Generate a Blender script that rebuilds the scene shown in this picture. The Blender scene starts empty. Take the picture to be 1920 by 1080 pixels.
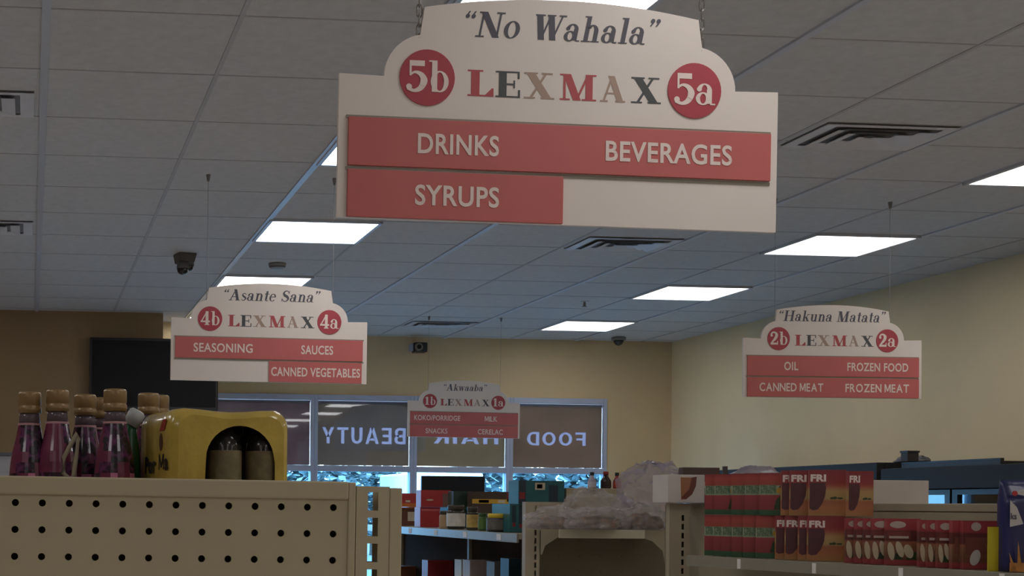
import bpy, bmesh, math, random
from mathutils import Vector, Matrix, noise
random.seed(7)
C = bpy.context.scene
COL = C.collection
PI = math.pi

# ------------------------------------------------------------------ camera
F = 2700.0                       # focal length in pixels of the 1920 wide frame
EYE = 1.55                       # eye height
CEIL = 3.05                      # ceiling height
YAW, ROLL = math.radians(5.0), 0.009
CAM = Vector((0, 0, EYE))
FWD = Vector((math.sin(YAW), math.cos(YAW), 0))
R0, U0 = Vector((math.cos(YAW), -math.sin(YAW), 0)), Vector((0, 0, 1))
RIGHT = R0 * math.cos(ROLL) + U0 * math.sin(ROLL)
UP = -R0 * math.sin(ROLL) + U0 * math.cos(ROLL)
VPX, VPY = 57.0, 945.0           # where lines along the store's depth meet
CX = VPX - F * RIGHT.y / FWD.y
CY = VPY + F * UP.y / FWD.y
cam = bpy.data.cameras.new('camera')
cam.sensor_width = 36
cam.lens = F / 1920 * 36
cam.shift_x = (960 - CX) / 1920
cam.shift_y = (CY - 540) / 1920
cam.clip_end = 300
camo = bpy.data.objects.new('camera', cam)
COL.objects.link(camo)
camo.matrix_world = Matrix(((RIGHT.x, UP.x, -FWD.x, 0), (RIGHT.y, UP.y, -FWD.y, 0), (RIGHT.z, UP.z, -FWD.z, EYE), (0, 0, 0, 1)))
C.camera = camo

def ray(px, py):
    return RIGHT * ((px - CX) / F) + UP * ((CY - py) / F) + FWD
def at(px, py, zc):              # world point seen at a pixel, at a depth
    return CAM + ray(px, py) * zc
def atY(px, py, Y):
    d = ray(px, py); return CAM + d * (Y / d.y)
def atX(px, py, X):
    d = ray(px, py); return CAM + d * (X / d.x)
def atZ(px, py, Z):
    d = ray(px, py); return CAM + d * ((Z - EYE) / d.z)
def proj(p):
    d = Vector(p) - CAM; z = d.dot(FWD)
    return CX + F * d.dot(RIGHT) / z, CY - F * d.dot(UP) / z

# ------------------------------------------------------------------ light, world, exposure
C.view_settings.view_transform = 'Standard'
C.view_settings.look = 'None'
C.view_settings.exposure = 0.0
C.view_settings.gamma = 1.0
PANEL = 5.9                     # radiance of a ceiling panel
PANEL_COL = (1.0, 0.97, 0.955)
world = bpy.data.worlds.new('sky'); C.world = world
world.use_nodes = True
bg = world.node_tree.nodes['Background']
bg.inputs[0].default_value = (0.70, 0.85, 1.0, 1)
bg.inputs[1].default_value = 14.0
sun = bpy.data.lights.new('sun', 'SUN'); sun.energy = 7.0; sun.angle = 0.01; sun.color = (1, .95, .86)
suno = bpy.data.objects.new('sun', sun); COL.objects.link(suno)
suno.rotation_euler = (math.radians(35), 0, math.radians(20)); suno.location = (0, 0, 30)
# fixtures of the same ceiling that hang outside the frame (beside and behind the camera)
for x in (-1.53, 1.545, 4.61):
    for k in range(-5, 5):
        y = 3.76 + 1.83 * k
        if (0 < x < 4 and y > 3.0) or (x > 4 and y > 4) or y < -5.2: continue
        a = bpy.data.lights.new('ceiling_panel_light', 'AREA'); a.shape = 'SQUARE'; a.size = .57
        a.energy = PANEL * PI * .325; a.color = PANEL_COL
        o = bpy.data.objects.new('ceiling_panel_light', a); o.location = (x, y + .3, CEIL - .02); COL.objects.link(o)

# ------------------------------------------------------------------ materials
def lin(c):
    return tuple(((v / 255) / 12.92 if v / 255 <= .04045 else ((v / 255 + .055) / 1.055) ** 2.4) for v in c)
MATS = {}
def mat(name, rgb, rough=.5, metal=0., var=.06, scale=8., bump=0., bscale=60., coat=0., emit=0., spec=.5):
    if name in MATS: return MATS[name]
    m = bpy.data.materials.new(name); m.use_nodes = True
    nt = m.node_tree; b = nt.nodes['Principled BSDF']
    b.inputs['Roughness'].default_value = rough; b.inputs['Metallic'].default_value = metal
    b.inputs['Coat Weight'].default_value = coat
    b.inputs['Specular IOR Level'].default_value = spec
    c = tuple(.96 * v + .012 for v in lin(rgb))  # veiling flare put into the colour: base tones scaled and lifted slightly
    tc = nt.nodes.new('ShaderNodeTexCoord')
    if var > 0:
        n = nt.nodes.new('ShaderNodeTexNoise'); n.inputs['Scale'].default_value = scale; n.inputs['Detail'].default_value = 4
        nt.links.new(tc.outputs['Object'], n.inputs['Vector'])
        r = nt.nodes.new('ShaderNodeValToRGB')
        r.color_ramp.elements[0].position = .3; r.color_ramp.elements[1].position = .7
        r.color_ramp.elements[0].color = (*[v * (1 - var) for v in c], 1)
        r.color_ramp.elements[1].color = (*[min(1, v * (1 + var)) for v in c], 1)
        nt.links.new(n.outputs['Fac'], r.inputs['Fac']); nt.links.new(r.outputs['Color'], b.inputs['Base Color'])
    else:
        b.inputs['Base Color'].default_value = (*c, 1)
    if bump > 0:
        n2 = nt.nodes.new('ShaderNodeTexNoise'); n2.inputs['Scale'].default_value = bscale; n2.inputs['Detail'].default_value = 5
        nt.links.new(tc.outputs['Object'], n2.inputs['Vector'])
        bp = nt.nodes.new('ShaderNodeBump'); bp.inputs['Strength'].default_value = bump; bp.inputs['Distance'].default_value = .01
        nt.links.new(n2.outputs['Fac'], bp.inputs['Height']); nt.links.new(bp.outputs['Normal'], b.inputs['Normal'])
    if emit > 0:
        b.inputs['Emission Color'].default_value = (*PANEL_COL, 1); b.inputs['Emission Strength'].default_value = emit
    MATS[name] = m
    return m
def see_through(name, tint, rgb, clear, rough=.08, bump=0., bscale=20.):
    """clear plastic or glass: part transparent, part glossy skin"""
    if name in MATS: return MATS[name]
    m = mat(name, rgb, rough=rough, var=.08, bump=bump, bscale=bscale)
    nt = m.node_tree; b = nt.nodes['Principled BSDF']; out = nt.nodes['Material Output']
    t = nt.nodes.new('ShaderNodeBsdfTransparent'); t.inputs[0].default_value = (*tint, 1)
    mx = nt.nodes.new('ShaderNodeMixShader'); mx.inputs[0].default_value = 1 - clear
    nt.links.new(t.outputs[0], mx.inputs[1]); nt.links.new(b.outputs[0], mx.inputs[2]); nt.links.new(mx.outputs[0], out.inputs[0])
    return m
def backlit(name, rgb, trans=.42, var=.12):
    """printed film that lets some daylight through"""
    if name in MATS: return MATS[name]
    m = mat(name, rgb, rough=.25, var=var, scale=3.)
    nt = m.node_tree; b = nt.nodes['Principled BSDF']; out = nt.nodes['Material Output']
    t = nt.nodes.new('ShaderNodeBsdfTranslucent')
    src = b.inputs['Base Color'].links[0].from_socket if b.inputs['Base Color'].links else None
    if src: nt.links.new(src, t.inputs[0])
    else: t.inputs[0].default_value = (*lin(rgb), 1)
    mx = nt.nodes.new('ShaderNodeMixShader'); mx.inputs[0].default_value = trans
    nt.links.new(b.outputs[0], mx.inputs[1]); nt.links.new(t.outputs[0], mx.inputs[2]); nt.links.new(mx.outputs[0], out.inputs[0])
    return m
def blotchy(name, rgb_a, rgb_b, scale=40., rough=.25, pos=.45, kind='vor', coat=.3):
    if name in MATS: return MATS[name]
    m = mat(name, rgb_a, rough=rough, var=0, coat=coat); nt = m.node_tree; b = nt.nodes['Principled BSDF']
    tc = nt.nodes.new('ShaderNodeTexCoord')
    n = nt.nodes.new('ShaderNodeTexVoronoi' if kind == 'vor' else 'ShaderNodeTexNoise'); n.inputs['Scale'].default_value = scale
    nt.links.new(tc.outputs['Object'], n.inputs['Vector'])
    r = nt.nodes.new('ShaderNodeValToRGB'); r.color_ramp.elements[0].position = pos - .15; r.color_ramp.elements[1].position = pos + .15
    r.color_ramp.elements[0].color = (*lin(rgb_a), 1); r.color_ramp.elements[1].color = (*lin(rgb_b), 1)
    nt.links.new(n.outputs['Distance' if kind == 'vor' else 'Fac'], r.inputs['Fac']); nt.links.new(r.outputs['Color'], b.inputs['Base Color'])
    return m
def glass(name, tint, ior):
    if name in MATS: return MATS[name]
    m = bpy.data.materials.new(name); m.use_nodes = True; nt = m.node_tree; out = nt.nodes['Material Output']
    nt.nodes.remove(nt.nodes['Principled BSDF'])
    t = nt.nodes.new('ShaderNodeBsdfTransparent'); t.inputs[0].default_value = (*tint, 1)
    g = nt.nodes.new('ShaderNodeBsdfGlossy'); g.inputs['Roughness'].default_value = .02
    n = nt.nodes.new('ShaderNodeTexNoise'); n.inputs['Scale'].default_value = 1.5
    bp = nt.nodes.new('ShaderNodeBump'); bp.inputs['Strength'].default_value = .02
    nt.links.new(n.outputs['Fac'], bp.inputs['Height']); nt.links.new(bp.outputs['Normal'], g.inputs['Normal'])
    fr = nt.nodes.new('ShaderNodeFresnel'); fr.inputs['IOR'].default_value = ior
    mx = nt.nodes.new('ShaderNodeMixShader')
    nt.links.new(fr.outputs[0], mx.inputs[0]); nt.links.new(t.outputs[0], mx.inputs[1]); nt.links.new(g.outputs[0], mx.inputs[2]); nt.links.new(mx.outputs[0], out.inputs[0])
    MATS[name] = m; return m
def hazed(c):  # greys and lifts print colours, so hazy light sits in the colour
    v = lin(c); l = .3 * v[0] + .5 * v[1] + .2 * v[2]
    return tuple(.74 * x + .20 * l + .012 for x in v)
def banded(name, stops, wobble=.02, rough=.35):
    """printed bands over a carton's height (stops: (height 0-1, rgb))"""
    if name in MATS: return MATS[name]
    m = mat(name, stops[0][1], rough=rough, var=0, coat=.15); nt = m.node_tree; b = nt.nodes['Principled BSDF']
    tc = nt.nodes.new('ShaderNodeTexCoord'); sp = nt.nodes.new('ShaderNodeSeparateXYZ')
    n = nt.nodes.new('ShaderNodeTexNoise'); n.inputs['Scale'].default_value = 9; n.inputs['Detail'].default_value = 3
    ad = nt.nodes.new('ShaderNodeMath'); ad.operation = 'MULTIPLY_ADD'; ad.inputs[1].default_value = wobble
    nt.links.new(tc.outputs['Generated'], sp.inputs[0]); nt.links.new(tc.outputs['Generated'], n.inputs['Vector'])
    nt.links.new(n.outputs['Fac'], ad.inputs[0]); nt.links.new(sp.outputs['Z'], ad.inputs[2])
    r = nt.nodes.new('ShaderNodeValToRGB'); e = r.color_ramp.elements
    while len(e) < len(stops): e.new(.5)
    for k, (p, c) in enumerate(stops): e[k].position = p; e[k].color = (*hazed(c), 1)
    nt.links.new(ad.outputs[0], r.inputs['Fac']); nt.links.new(r.outputs['Color'], b.inputs['Base Color'])
    return m

# ------------------------------------------------------------------ mesh building
class MB:
    def __init__(s): s.v = []; s.f = []; s.m = []; s.M = Matrix.Identity(4)
    def add(s, verts, faces, m=0):
        n = len(s.v); s.v += [tuple(s.M @ Vector(p)) for p in verts]
        s.f += [tuple(i + n for i in q) for q in faces]; s.m += [m] * len(faces); return s
    def box(s, x0, x1, y0, y1, z0, z1, m=0):
        return s.add([(x0, y0, z0), (x1, y0, z0), (x1, y1, z0), (x0, y1, z0), (x0, y0, z1), (x1, y0, z1), (x1, y1, z1), (x0, y1, z1)],
                     [(0, 3, 2, 1), (4, 5, 6, 7), (0, 1, 5, 4), (1, 2, 6, 5), (2, 3, 7, 6), (3, 0, 4, 7)], m)
    def lathe(s, prof, n=24, c=(0, 0, 0), m=0, cap=True, sx=1, sy=1):
        vs = []; fs = []
        for r, z in prof:
            for i in range(n):
                a = 2 * PI * i / n; vs.append((c[0] + sx * r * math.cos(a), c[1] + sy * r * math.sin(a), c[2] + z))
        for k in range(len(prof) - 1):
            for i in range(n):
                j = (i + 1) % n; fs.append((k * n + i, k * n + j, (k + 1) * n + j, (k + 1) * n + i))
        if cap:
            fs.append(tuple(range(n - 1, -1, -1))); fs.append(tuple((len(prof) - 1) * n + i for i in range(n)))
        return s.add(vs, fs, m)
    def tube(s, path, r, n=8, m=0, closed=False):
        P = [Vector(p) for p in path]; L = len(P); vs = []; fs = []
        for k, p in enumerate(P):
            a = P[(k - 1) % L] if closed else P[max(0, k - 1)]; b = P[(k + 1) % L] if closed else P[min(L - 1, k + 1)]
            t = (b - a).normalized(); u = t.cross(Vector((0, 0, 1)))
            if u.length < .05: u = t.cross(Vector((0, 1, 0)))
            u.normalize(); w = t.cross(u)
            for i in range(n):
                an = 2 * PI * i / n; vs.append(p + (u * math.cos(an) + w * math.sin(an)) * r)
        for k in range(L if closed else L - 1):
            k2 = (k + 1) % L
            for i in range(n):
                j = (i + 1) % n; fs.append((k * n + i, k * n + j, k2 * n + j, k2 * n + i))
        if not closed: fs += [tuple(range(n - 1, -1, -1)), tuple((L - 1) * n + i for i in range(n))]
        return s.add(vs, fs, m)
    def prism(s, out, y0, y1, m=0):          # outline in x,z (counter-clockwise seen from -y)
        n = len(out)
        return s.add([(x, y0, z) for x, z in out] + [(x, y1, z) for x, z in out],
                     [tuple(range(n)), tuple(range(2 * n - 1, n - 1, -1))] + [(i, i + n, (i + 1) % n + n, (i + 1) % n) for i in range(n)], m)
    def flat(s, polys, y, m=0):              # flat printed polygons in x,z on a face looking to -y
        for k, p in enumerate(polys): s.add([(a, y - (k % 24) * 2e-5, b) for a, b in p], [tuple(range(len(p)))], m)
        return s
    def build(s, name, mats, parent=None, smooth=False, bevel=0., auto=True):
        me = bpy.data.meshes.new(name); me.from_pydata(s.v, [], s.f)
        for mt in (mats if isinstance(mats, (list, tuple)) else [mats]): me.materials.append(mt)
        me.polygons.foreach_set('material_index', s.m)
        if smooth: me.polygons.foreach_set('use_smooth', [True] * len(s.f))
        me.update()
        o = bpy.data.objects.new(name, me); COL.objects.link(o)
        if parent: o.parent = parent
        if bevel:
            b = o.modifiers.new('bevel', 'BEVEL'); b.width = bevel; b.segments = 2; b.limit_method = 'ANGLE'
        if smooth and auto:
            pass
        return o
def tag(o, label=None, cat=None, group=None, kind=None):
    if label: o['label'] = label
    if cat: o['category'] = cat
    if group: o['group'] = group
    if kind: o['kind'] = kind
    return o
def empty(name, loc, rot=(0, 0, 0)):
    o = bpy.data.objects.new(name, None); COL.objects.link(o); o.location = loc; o.rotation_euler = rot; o.empty_display_size = .1
    return o
def copy_tree(o, parent=None):
    c = o.copy(); COL.objects.link(c)
    if parent: c.parent = parent
    for ch in [x for x in o.children]: copy_tree(ch, c)
    return c
def rect(x0, z0, x1, z1): return [(x0, z0), (x1, z0), (x1, z1), (x0, z1)]
def ell(cx, cz, rx, rz, n=28, rot=0.):
    ca, sa = math.cos(rot), math.sin(rot)
    return [(cx + rx * math.cos(t) * ca - rz * math.sin(t) * sa, cz + rx * math.cos(t) * sa + rz * math.sin(t) * ca) for t in [2 * PI * i / n for i in range(n)]]

# ------------------------------------------------------------------ lettering
_sans = {}
def block(c):                       # heavy block capitals made of convex pieces, cap height 1
    R = rect
    st = R(0, 0, .2, 1)
    return {'B': lambda: [st, R(.2, 0, .42, .17), R(.2, .42, .42, .58), R(.2, .83, .42, 1)] + ring(.42, .29, .29, .29, .2, .17, -90, 90, 7) + ring(.42, .71, .27, .29, .19, .17, -90, 90, 7),
            'E': lambda: [st, R(.2, 0, .62, .17), R(.2, .42, .56, .58), R(.2, .83, .62, 1)],
            'F': lambda: [st, R(.2, .40, .56, .57), R(.2, .83, .62, 1)],
            'A': lambda: [par(.1, 0, .40, 1, .2), par(.74, 0, .44, 1, .2), R(.26, .2, .58, .35)],
            'U': lambda: [R(0, .34, .2, 1), R(.5, .34, .7, 1)] + ring(.35, .35, .35, .35, .2, .17, 180, 360, 8),
            'T': lambda: [R(.25, 0, .45, .84), R(0, .83, .7, 1)],
            'Y': lambda: [R(.27, 0, .47, .44), par(.37, .4, .1, 1, .21), par(.37, .4, .64, 1, .21)],
            'H': lambda: [st, R(.5, 0, .7, 1), R(.2, .42, .5, .58)],
            'I': lambda: [st],
            'R': lambda: [st, R(.2, .40, .42, .56), R(.2, .83, .42, 1), par(.60, 0, .40, .42, .22)] + ring(.42, .70, .27, .30, .19, .17, -90, 90, 7),
            'O': lambda: ring(.4, .5, .4, .5, .2, .17, 0, 360, 18),
            'D': lambda: [st, R(.2, 0, .34, .17), R(.2, .83, .34, 1)] + ring(.34, .5, .38, .5, .2, .17, -90, 90, 9),
            'M': lambda: [R(0, 0, .17, 1), R(.81, 0, .98, 1), par(.49, .12, .12, 1, .19), par(.49, .12, .86, 1, .19)]}[c]()
def sans(s, bold=.02, gap=1.06):
    if (s, bold) in _sans: return _sans[(s, bold)]
    if 'M' in s:
        out = []; cur = 0.
        for w in s:
            if w == ' ': cur += .26; continue
            q = [[(x * .7, z * .7) for x, z in t] for t in block('M')] if w == 'M' else sans(w, bold)
            m0 = min(p[0] for t in q for p in t); m1 = max(p[0] for t in q for p in t)
            out += [[(x - m0 + cur, z) for x, z in t] for t in q]; cur += m1 - m0 + .085
        _sans[(s, bold)] = out
        return out
    cu = bpy.data.curves.new('t', 'FONT'); cu.body = s; cu.offset = bold; cu.resolution_u = 4; cu.space_character = gap
    o = bpy.data.objects.new('t', cu); COL.objects.link(o)
    dg = bpy.context.evaluated_depsgraph_get(); me = bpy.data.meshes.new_from_object(o.evaluated_get(dg))
    V = [(v.co.x, v.co.y) for v in me.vertices]; P = [[V[i] for i in p.vertices] for p in me.polygons]
    bpy.data.objects.remove(o); bpy.data.curves.remove(cu); bpy.data.meshes.remove(me)
    _sans[(s, bold)] = P
    return P
def fit(polys, x0, x1, z0, z1, mirror=False):
    xs = [p[0] for q in polys for p in q]; zs = [p[1] for q in polys for p in q]
    a, b, c, d = min(xs), max(xs), min(zs), max(zs)
    out = []
    for q in polys:
        r = [((x0 + (x - a) / (b - a) * (x1 - x0)), z0 + (z - c) / (d - c) * (z1 - z0)) for x, z in q]
        if mirror: r = [(x0 + x1 - x, z) for x, z in r][::-1]
        out.append(r)
    return out
# a bold serif hand: every glyph is a list of small polygons, cap height 1
def par(x0, y0, x1, y1, w): return [(x0 - w / 2, y0), (x0 + w / 2, y0), (x1 + w / 2, y1), (x1 - w / 2, y1)]
def ring(cx, cy, rx, ry, tx, ty, a0=0, a1=360, n=20):
    q = []
    for i in range(n):
        a, b = math.radians(a0 + (a1 - a0) * i / n), math.radians(a0 + (a1 - a0) * (i + 1) / n)
        o = lambda t: (cx + rx * math.cos(t), cy + ry * math.sin(t)); k = lambda t: (cx + (rx - tx) * math.cos(t), cy + (ry - ty) * math.sin(t))
        q.append([k(a), o(a), o(b), k(b)])
    return q
def ribbon(pts, ws):
    q = []; n = len(pts); L = []; Rr = []
    for i, (x, y) in enumerate(pts):
        a = pts[max(0, i - 1)]; b = pts[min(n - 1, i + 1)]; dx, dy = b[0] - a[0], b[1] - a[1]; l = math.hypot(dx, dy) or 1
        L.append((x - dy / l * ws[i] / 2, y + dx / l * ws[i] / 2)); Rr.append((x + dy / l * ws[i] / 2, y - dx / l * ws[i] / 2))
    for i in range(n - 1): q.append([Rr[i], Rr[i + 1], L[i + 1], L[i]])
    return q
def spline(P, W, k=6):
    pts, ws = [], []
    for i in range(len(P) - 1):
        p0, p1, p2, p3 = P[max(0, i - 1)], P[i], P[i + 1], P[min(len(P) - 1, i + 2)]
        for j in range(k + (i == len(P) - 2)):
            t = j / k; h = lambda c: .5 * (2 * p1[c] + (p2[c] - p0[c]) * t + (2 * p0[c] - 5 * p1[c] + 4 * p2[c] - p3[c]) * t * t + (3 * p1[c] - p0[c] - 3 * p2[c] + p3[c]) * t ** 3)
            pts.append((h(0), h(1))); ws.append(W[i] + (W[i + 1] - W[i]) * t)
    return ribbon(pts, ws)
def glyph(c):
    R = lambda a, b, d, e: rect(a, b, d, e)
    s = .06
    if c == 'L': return [R(.1, 0, .34, 1), R(0, 0, .74, s), R(0, 1 - s, .44, 1), [(.5, s), (.68, s), (.74, .32), (.69, .32)], R(.68, 0, .74, .3)], .8
    if c == 'E': return [R(.1, 0, .34, 1), R(0, 0, .76, s), R(0, 1 - s, .74, 1), R(.34, .47, .58, .54), R(.55, .36, .6, .66), R(.7, 0, .76, .3), R(.68, .72, .74, 1)], .84
    if c == 'X': return [par(.76, 0, .2, 1, .28), par(.2, 0, .72, 1, .09), R(0, 0, .36, s), R(.54, 0, .98, s), R(0, 1 - s, .44, 1), R(.56, 1 - s, .92, 1)], 1.02
    if c == 'M': return [R(.12, 0, .2, 1), par(.58, 0, .24, 1, .26), par(.56, 0, .95, 1, .08), R(.86, 0, 1.1, 1), R(0, 0, .34, s), R(.74, 0, 1.22, s), R(0, 1 - s, .3, 1), R(.9, 1 - s, 1.22, 1)], 1.28
    if c == 'A': return [par(.14, 0, .5, 1, .09), par(.84, 0, .46, 1, .26), R(.24, .3, .7, .36), R(0, 0, .32, s), R(.62, 0, 1.04, s)], 1.08
    if c == 'N': return [R(.14, 0, .22, 1), par(.86, 0, .2, 1, .28), R(.86, 0, .94, 1), R(0, 0, .36, s), R(0, 1 - s, .3, 1), R(.72, 1 - s, 1.08, 1)], 1.1
    if c == 'W': return [par(.42, 0, .18, 1, .26), par(.4, 0, .66, 1, .08), par(.9, 0, .66, 1, .26), par(.88, 0, 1.16, 1, .08), R(0, 1 - s, .42, 1), R(.5, 1 - s, .86, 1), R(1.0, 1 - s, 1.32, 1)], 1.3
    if c == 'H': return [R(.12, 0, .34, 1), R(.76, 0, .98, 1), R(.34, .48, .76, .54), R(0, 0, .46, s), R(0, 1 - s, .46, 1), R(.64, 0, 1.1, s), R(.64, 1 - s, 1.1, 1)], 1.14
    if c == 'S': return spline([(.62, .78), (.46, .95), (.24, .94), (.12, .76), (.24, .58), (.5, .44), (.62, .24), (.48, .05), (.24, .04), (.06, .24)], [.06, .06, .1, .16, .22, .22, .16, .09, .06, .06]) + [R(.6, .7, .65, 1), R(.03, 0, .08, .3)], .74
    xh = .68
    if c == 'o': return ring(.33, xh / 2, .33, xh / 2 + .01, .17, .05), .7
    if c == 'e': return ring(.3, xh / 2, .3, xh / 2 + .01, .15, .05, 15, 320) + [R(.13, .36, .58, .42)], .64
    if c == 'a': return ring(.25, .2, .25, .21, .15, .05) + [R(.38, .04, .56, .5)] + ring(.3, .46, .26, .23, .16, .05, 0, 160) + [R(.5, 0, .68, .05)] + [ell(.12, .5, .09, .08, 10)], .7
    if c == 'h': return [R(.1, 0, .28, 1.02), R(0, .97, .28, 1.02), R(0, 0, .38, .05), R(.48, 0, .66, .45), R(.4, 0, .76, .05)] + ring(.4, .42, .26, .27, .18, .06, 0, 150), .78
    if c == 'n': return [R(.1, 0, .28, xh), R(0, xh - .05, .28, xh), R(0, 0, .38, .05), R(.48, 0, .66, .42), R(.4, 0, .76, .05)] + ring(.4, .4, .26, .29, .18, .06, 0, 150), .78
    if c == 'u': return [R(.1, .24, .28, xh), R(0, xh - .05, .28, xh), R(.48, 0, .66, xh), R(.4, xh - .05, .66, xh), R(.48, 0, .76, .05)] + ring(.36, .27, .26, .28, .18, .06, 180, 330), .78
    if c == 'l': return [R(.1, 0, .28, 1.02), R(0, .97, .28, 1.02), R(0, 0, .38, .05)], .4
    if c == 'k': return [R(.1, 0, .28, 1.02), R(0, .97, .28, 1.02), R(0, 0, .38, .05), par(.24, .28, .6, xh, .08), par(.62, 0, .38, .42, .2), R(.46, xh - .05, .74, xh), R(.46, 0, .78, .05)], .78
    if c == 't': return [R(.12, .1, .3, .9), R(0, xh - .06, .44, xh), R(.24, 0, .4, .06), par(.16, .08, .28, 0, .1)] + ring(.3, .14, .14, .14, .06, .06, 180, 330), .46
    if c == 's': return spline([(.42, .52), (.3, .64), (.14, .62), (.08, .5), (.2, .38), (.36, .28), (.42, .16), (.3, .04), (.14, .03), (.04, .16)], [.05, .05, .08, .12, .15, .15, .12, .07, .05, .05]), .5
    if c == 'b': return [R(.1, 0, .28, 1.02), R(0, .97, .28, 1.02)] + ring(.36, xh / 2, .3, xh / 2 + .01, .16, .05), .72
    if c == 'w': return [par(.28, 0, .1, xh, .18), par(.27, 0, .46, xh, .06), par(.64, 0, .46, xh, .18), par(.63, 0, .82, xh, .06), R(0, xh - .05, .28, xh), R(.34, xh - .05, .58, xh), R(.7, xh - .05, .94, xh)], .94
    if c == '5': return [R(.14, .82, .62, 1), R(.12, .5, .19, 1)] + spline([(.13, .52), (.3, .62), (.5, .55), (.6, .36), (.5, .12), (.28, .02), (.06, .1)], [.06, .08, .16, .24, .18, .1, .12]) + [ell(.11, .14, .1, .1, 12)], .72
    if c == '4': return [par(.07, .28, .5, 1, .1), R(.0, .2, .72, .32), R(.38, 0, .6, 1), R(.3, 0, .68, s)], .76
    if c == '2': return spline([(.08, .72), (.16, .92), (.36, .96), (.52, .78), (.44, .52), (.22, .26), (.1, .1)], [.14, .12, .12, .24, .22, .14, .1]) + [R(.04, 0, .62, .16), R(.57, 0, .64, .3), ell(.12, .72, .1, .1, 12)], .7
    if c == '1': return [R(.16, 0, .4, 1), par(.04, .8, .26, 1, .1), R(.02, 0, .54, s)], .6
    if c == '“': return [ell(.1, .8, .09, .09, 10), par(.06, .82, .16, 1, .07), ell(.34, .8, .09, .09, 10), par(.3, .82, .4, 1, .07)], .52
    if c == '”': return [ell(.1, .95, .09, .09, 10), par(.04, .74, .16, .93, .07), ell(.34, .95, .09, .09, 10), par(.28, .74, .4, .93, .07)], .52
    return [], .4
def serif(s, slant=0., gap=.04):
    out = []; x = 0
    for c in s:
        g, adv = glyph(c)
        out += [[(x + px + slant * pz, pz) for px, pz in p] for p in g]; x += adv + gap
    return out
def lower(polys, k=.8): return polys

# ------------------------------------------------------------------ palette
M_ceil = mat('acoustic tile', (208, 206, 205), .95, var=.05, scale=25, bump=.35, bscale=220)
M_bar = mat('grid metal', (196, 200, 210), .35, var=.02)
M_bard = mat('grid tile joint', (184, 182, 184), .7, var=.05)  # duller grey of the minor bars and tile joints
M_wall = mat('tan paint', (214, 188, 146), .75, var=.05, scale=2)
M_wall_r = mat('lit tan paint', (236, 216, 174), .75, var=.04, scale=2)  # wall tan made paler: wash of nearby fixtures put into the paint
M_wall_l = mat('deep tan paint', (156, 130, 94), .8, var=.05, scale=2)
M_soff = mat('pale soffit paint', (226, 208, 164), .8, var=.04)
M_floor = mat('vinyl floor', (222, 221, 220), .5, var=.1, scale=1.5)
M_frame = mat('window frame paint', (176, 184, 205), .45, var=.03)
M_emit = mat('lamp diffuser', (240, 240, 240), .5, var=0, emit=PANEL)
M_white = mat('sign board white', (236, 226, 218), .55, var=.025, scale=5)
M_red = mat('sign red', (202, 104, 102), .5, var=.05, scale=4)
M_crim = mat('badge crimson', (180, 62, 76), .5, var=.04)
M_let = mat('strip lettering', (244, 226, 218), .55, var=.03)
M_ink = mat('dark lettering', (84, 82, 94), .6, var=.05)
M_lred = mat('lettering red', (186, 80, 86), .6, var=.04)
M_lblk = mat('lettering charcoal', (74, 78, 80), .6, var=.04)
M_ltan = mat('lettering tan', (176, 150, 134), .6, var=.04)
M_steel = mat('chain steel', (150, 146, 142), .35, .8, var=.05)
M_gond = mat('gondola enamel', (186, 172, 142), .5, var=.03, scale=3)
M_gond2 = mat('gondola enamel duller', (168, 156, 132), .5, var=.04, scale=3)  # slightly darker enamel on the farther gondolas
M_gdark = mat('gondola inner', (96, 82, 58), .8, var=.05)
M_dpanel = mat('grey back panel', (112, 100, 78), .8, var=.06)
M_rail = mat('price rail plastic', (142, 136, 120), .3, var=.04)
M_black = mat('black plastic', (20, 20, 24), .35, var=.05)
M_screen = mat('black screen', (9, 9, 13), .55, var=0, spec=.2)
M_gold = mat('gold cap', (150, 122, 80), .32, .2, var=.06)
M_glass = glass('tinted window glass', (.46, .70, .86), 1.35)
M_glassc = glass('clear window glass', (.92, .95, .98), 1.6)
M_navy = mat('cooler navy', (34, 32, 34), .6, var=.05, spec=.2)
M_cglass = glass('cooler door glass', (.22, .28, .36), 1.9)

def slab(name, x0, x1, y0, y1, z0, z1, m, kind='structure'):
    return tag(MB().box(x0, x1, y0, y1, z0, z1).build(name, m), kind=kind)
# ------------------------------------------------------------------ room shell
XL, XR, YB, YF, T = -4.0, 5.70, 12.42, -6.0, .12
BAYX, BAYY = 1.02, 11.2          # the part of the store wall that stands nearer, on the left
slab('floor', XL - T, XR + T, YF - T, YB + T, -.1, 0, M_floor)
slab('ceiling', XL - T, XR + T, YF - T, YB + T, CEIL, CEIL + .1, M_ceil)
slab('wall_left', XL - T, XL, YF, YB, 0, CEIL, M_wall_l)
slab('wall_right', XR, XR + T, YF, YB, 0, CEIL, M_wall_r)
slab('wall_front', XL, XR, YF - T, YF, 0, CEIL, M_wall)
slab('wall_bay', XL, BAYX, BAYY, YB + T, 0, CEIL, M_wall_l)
slab('wall_soffit', BAYX, 1.95, 11.76, YB, 2.62, CEIL, M_soff)
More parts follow.
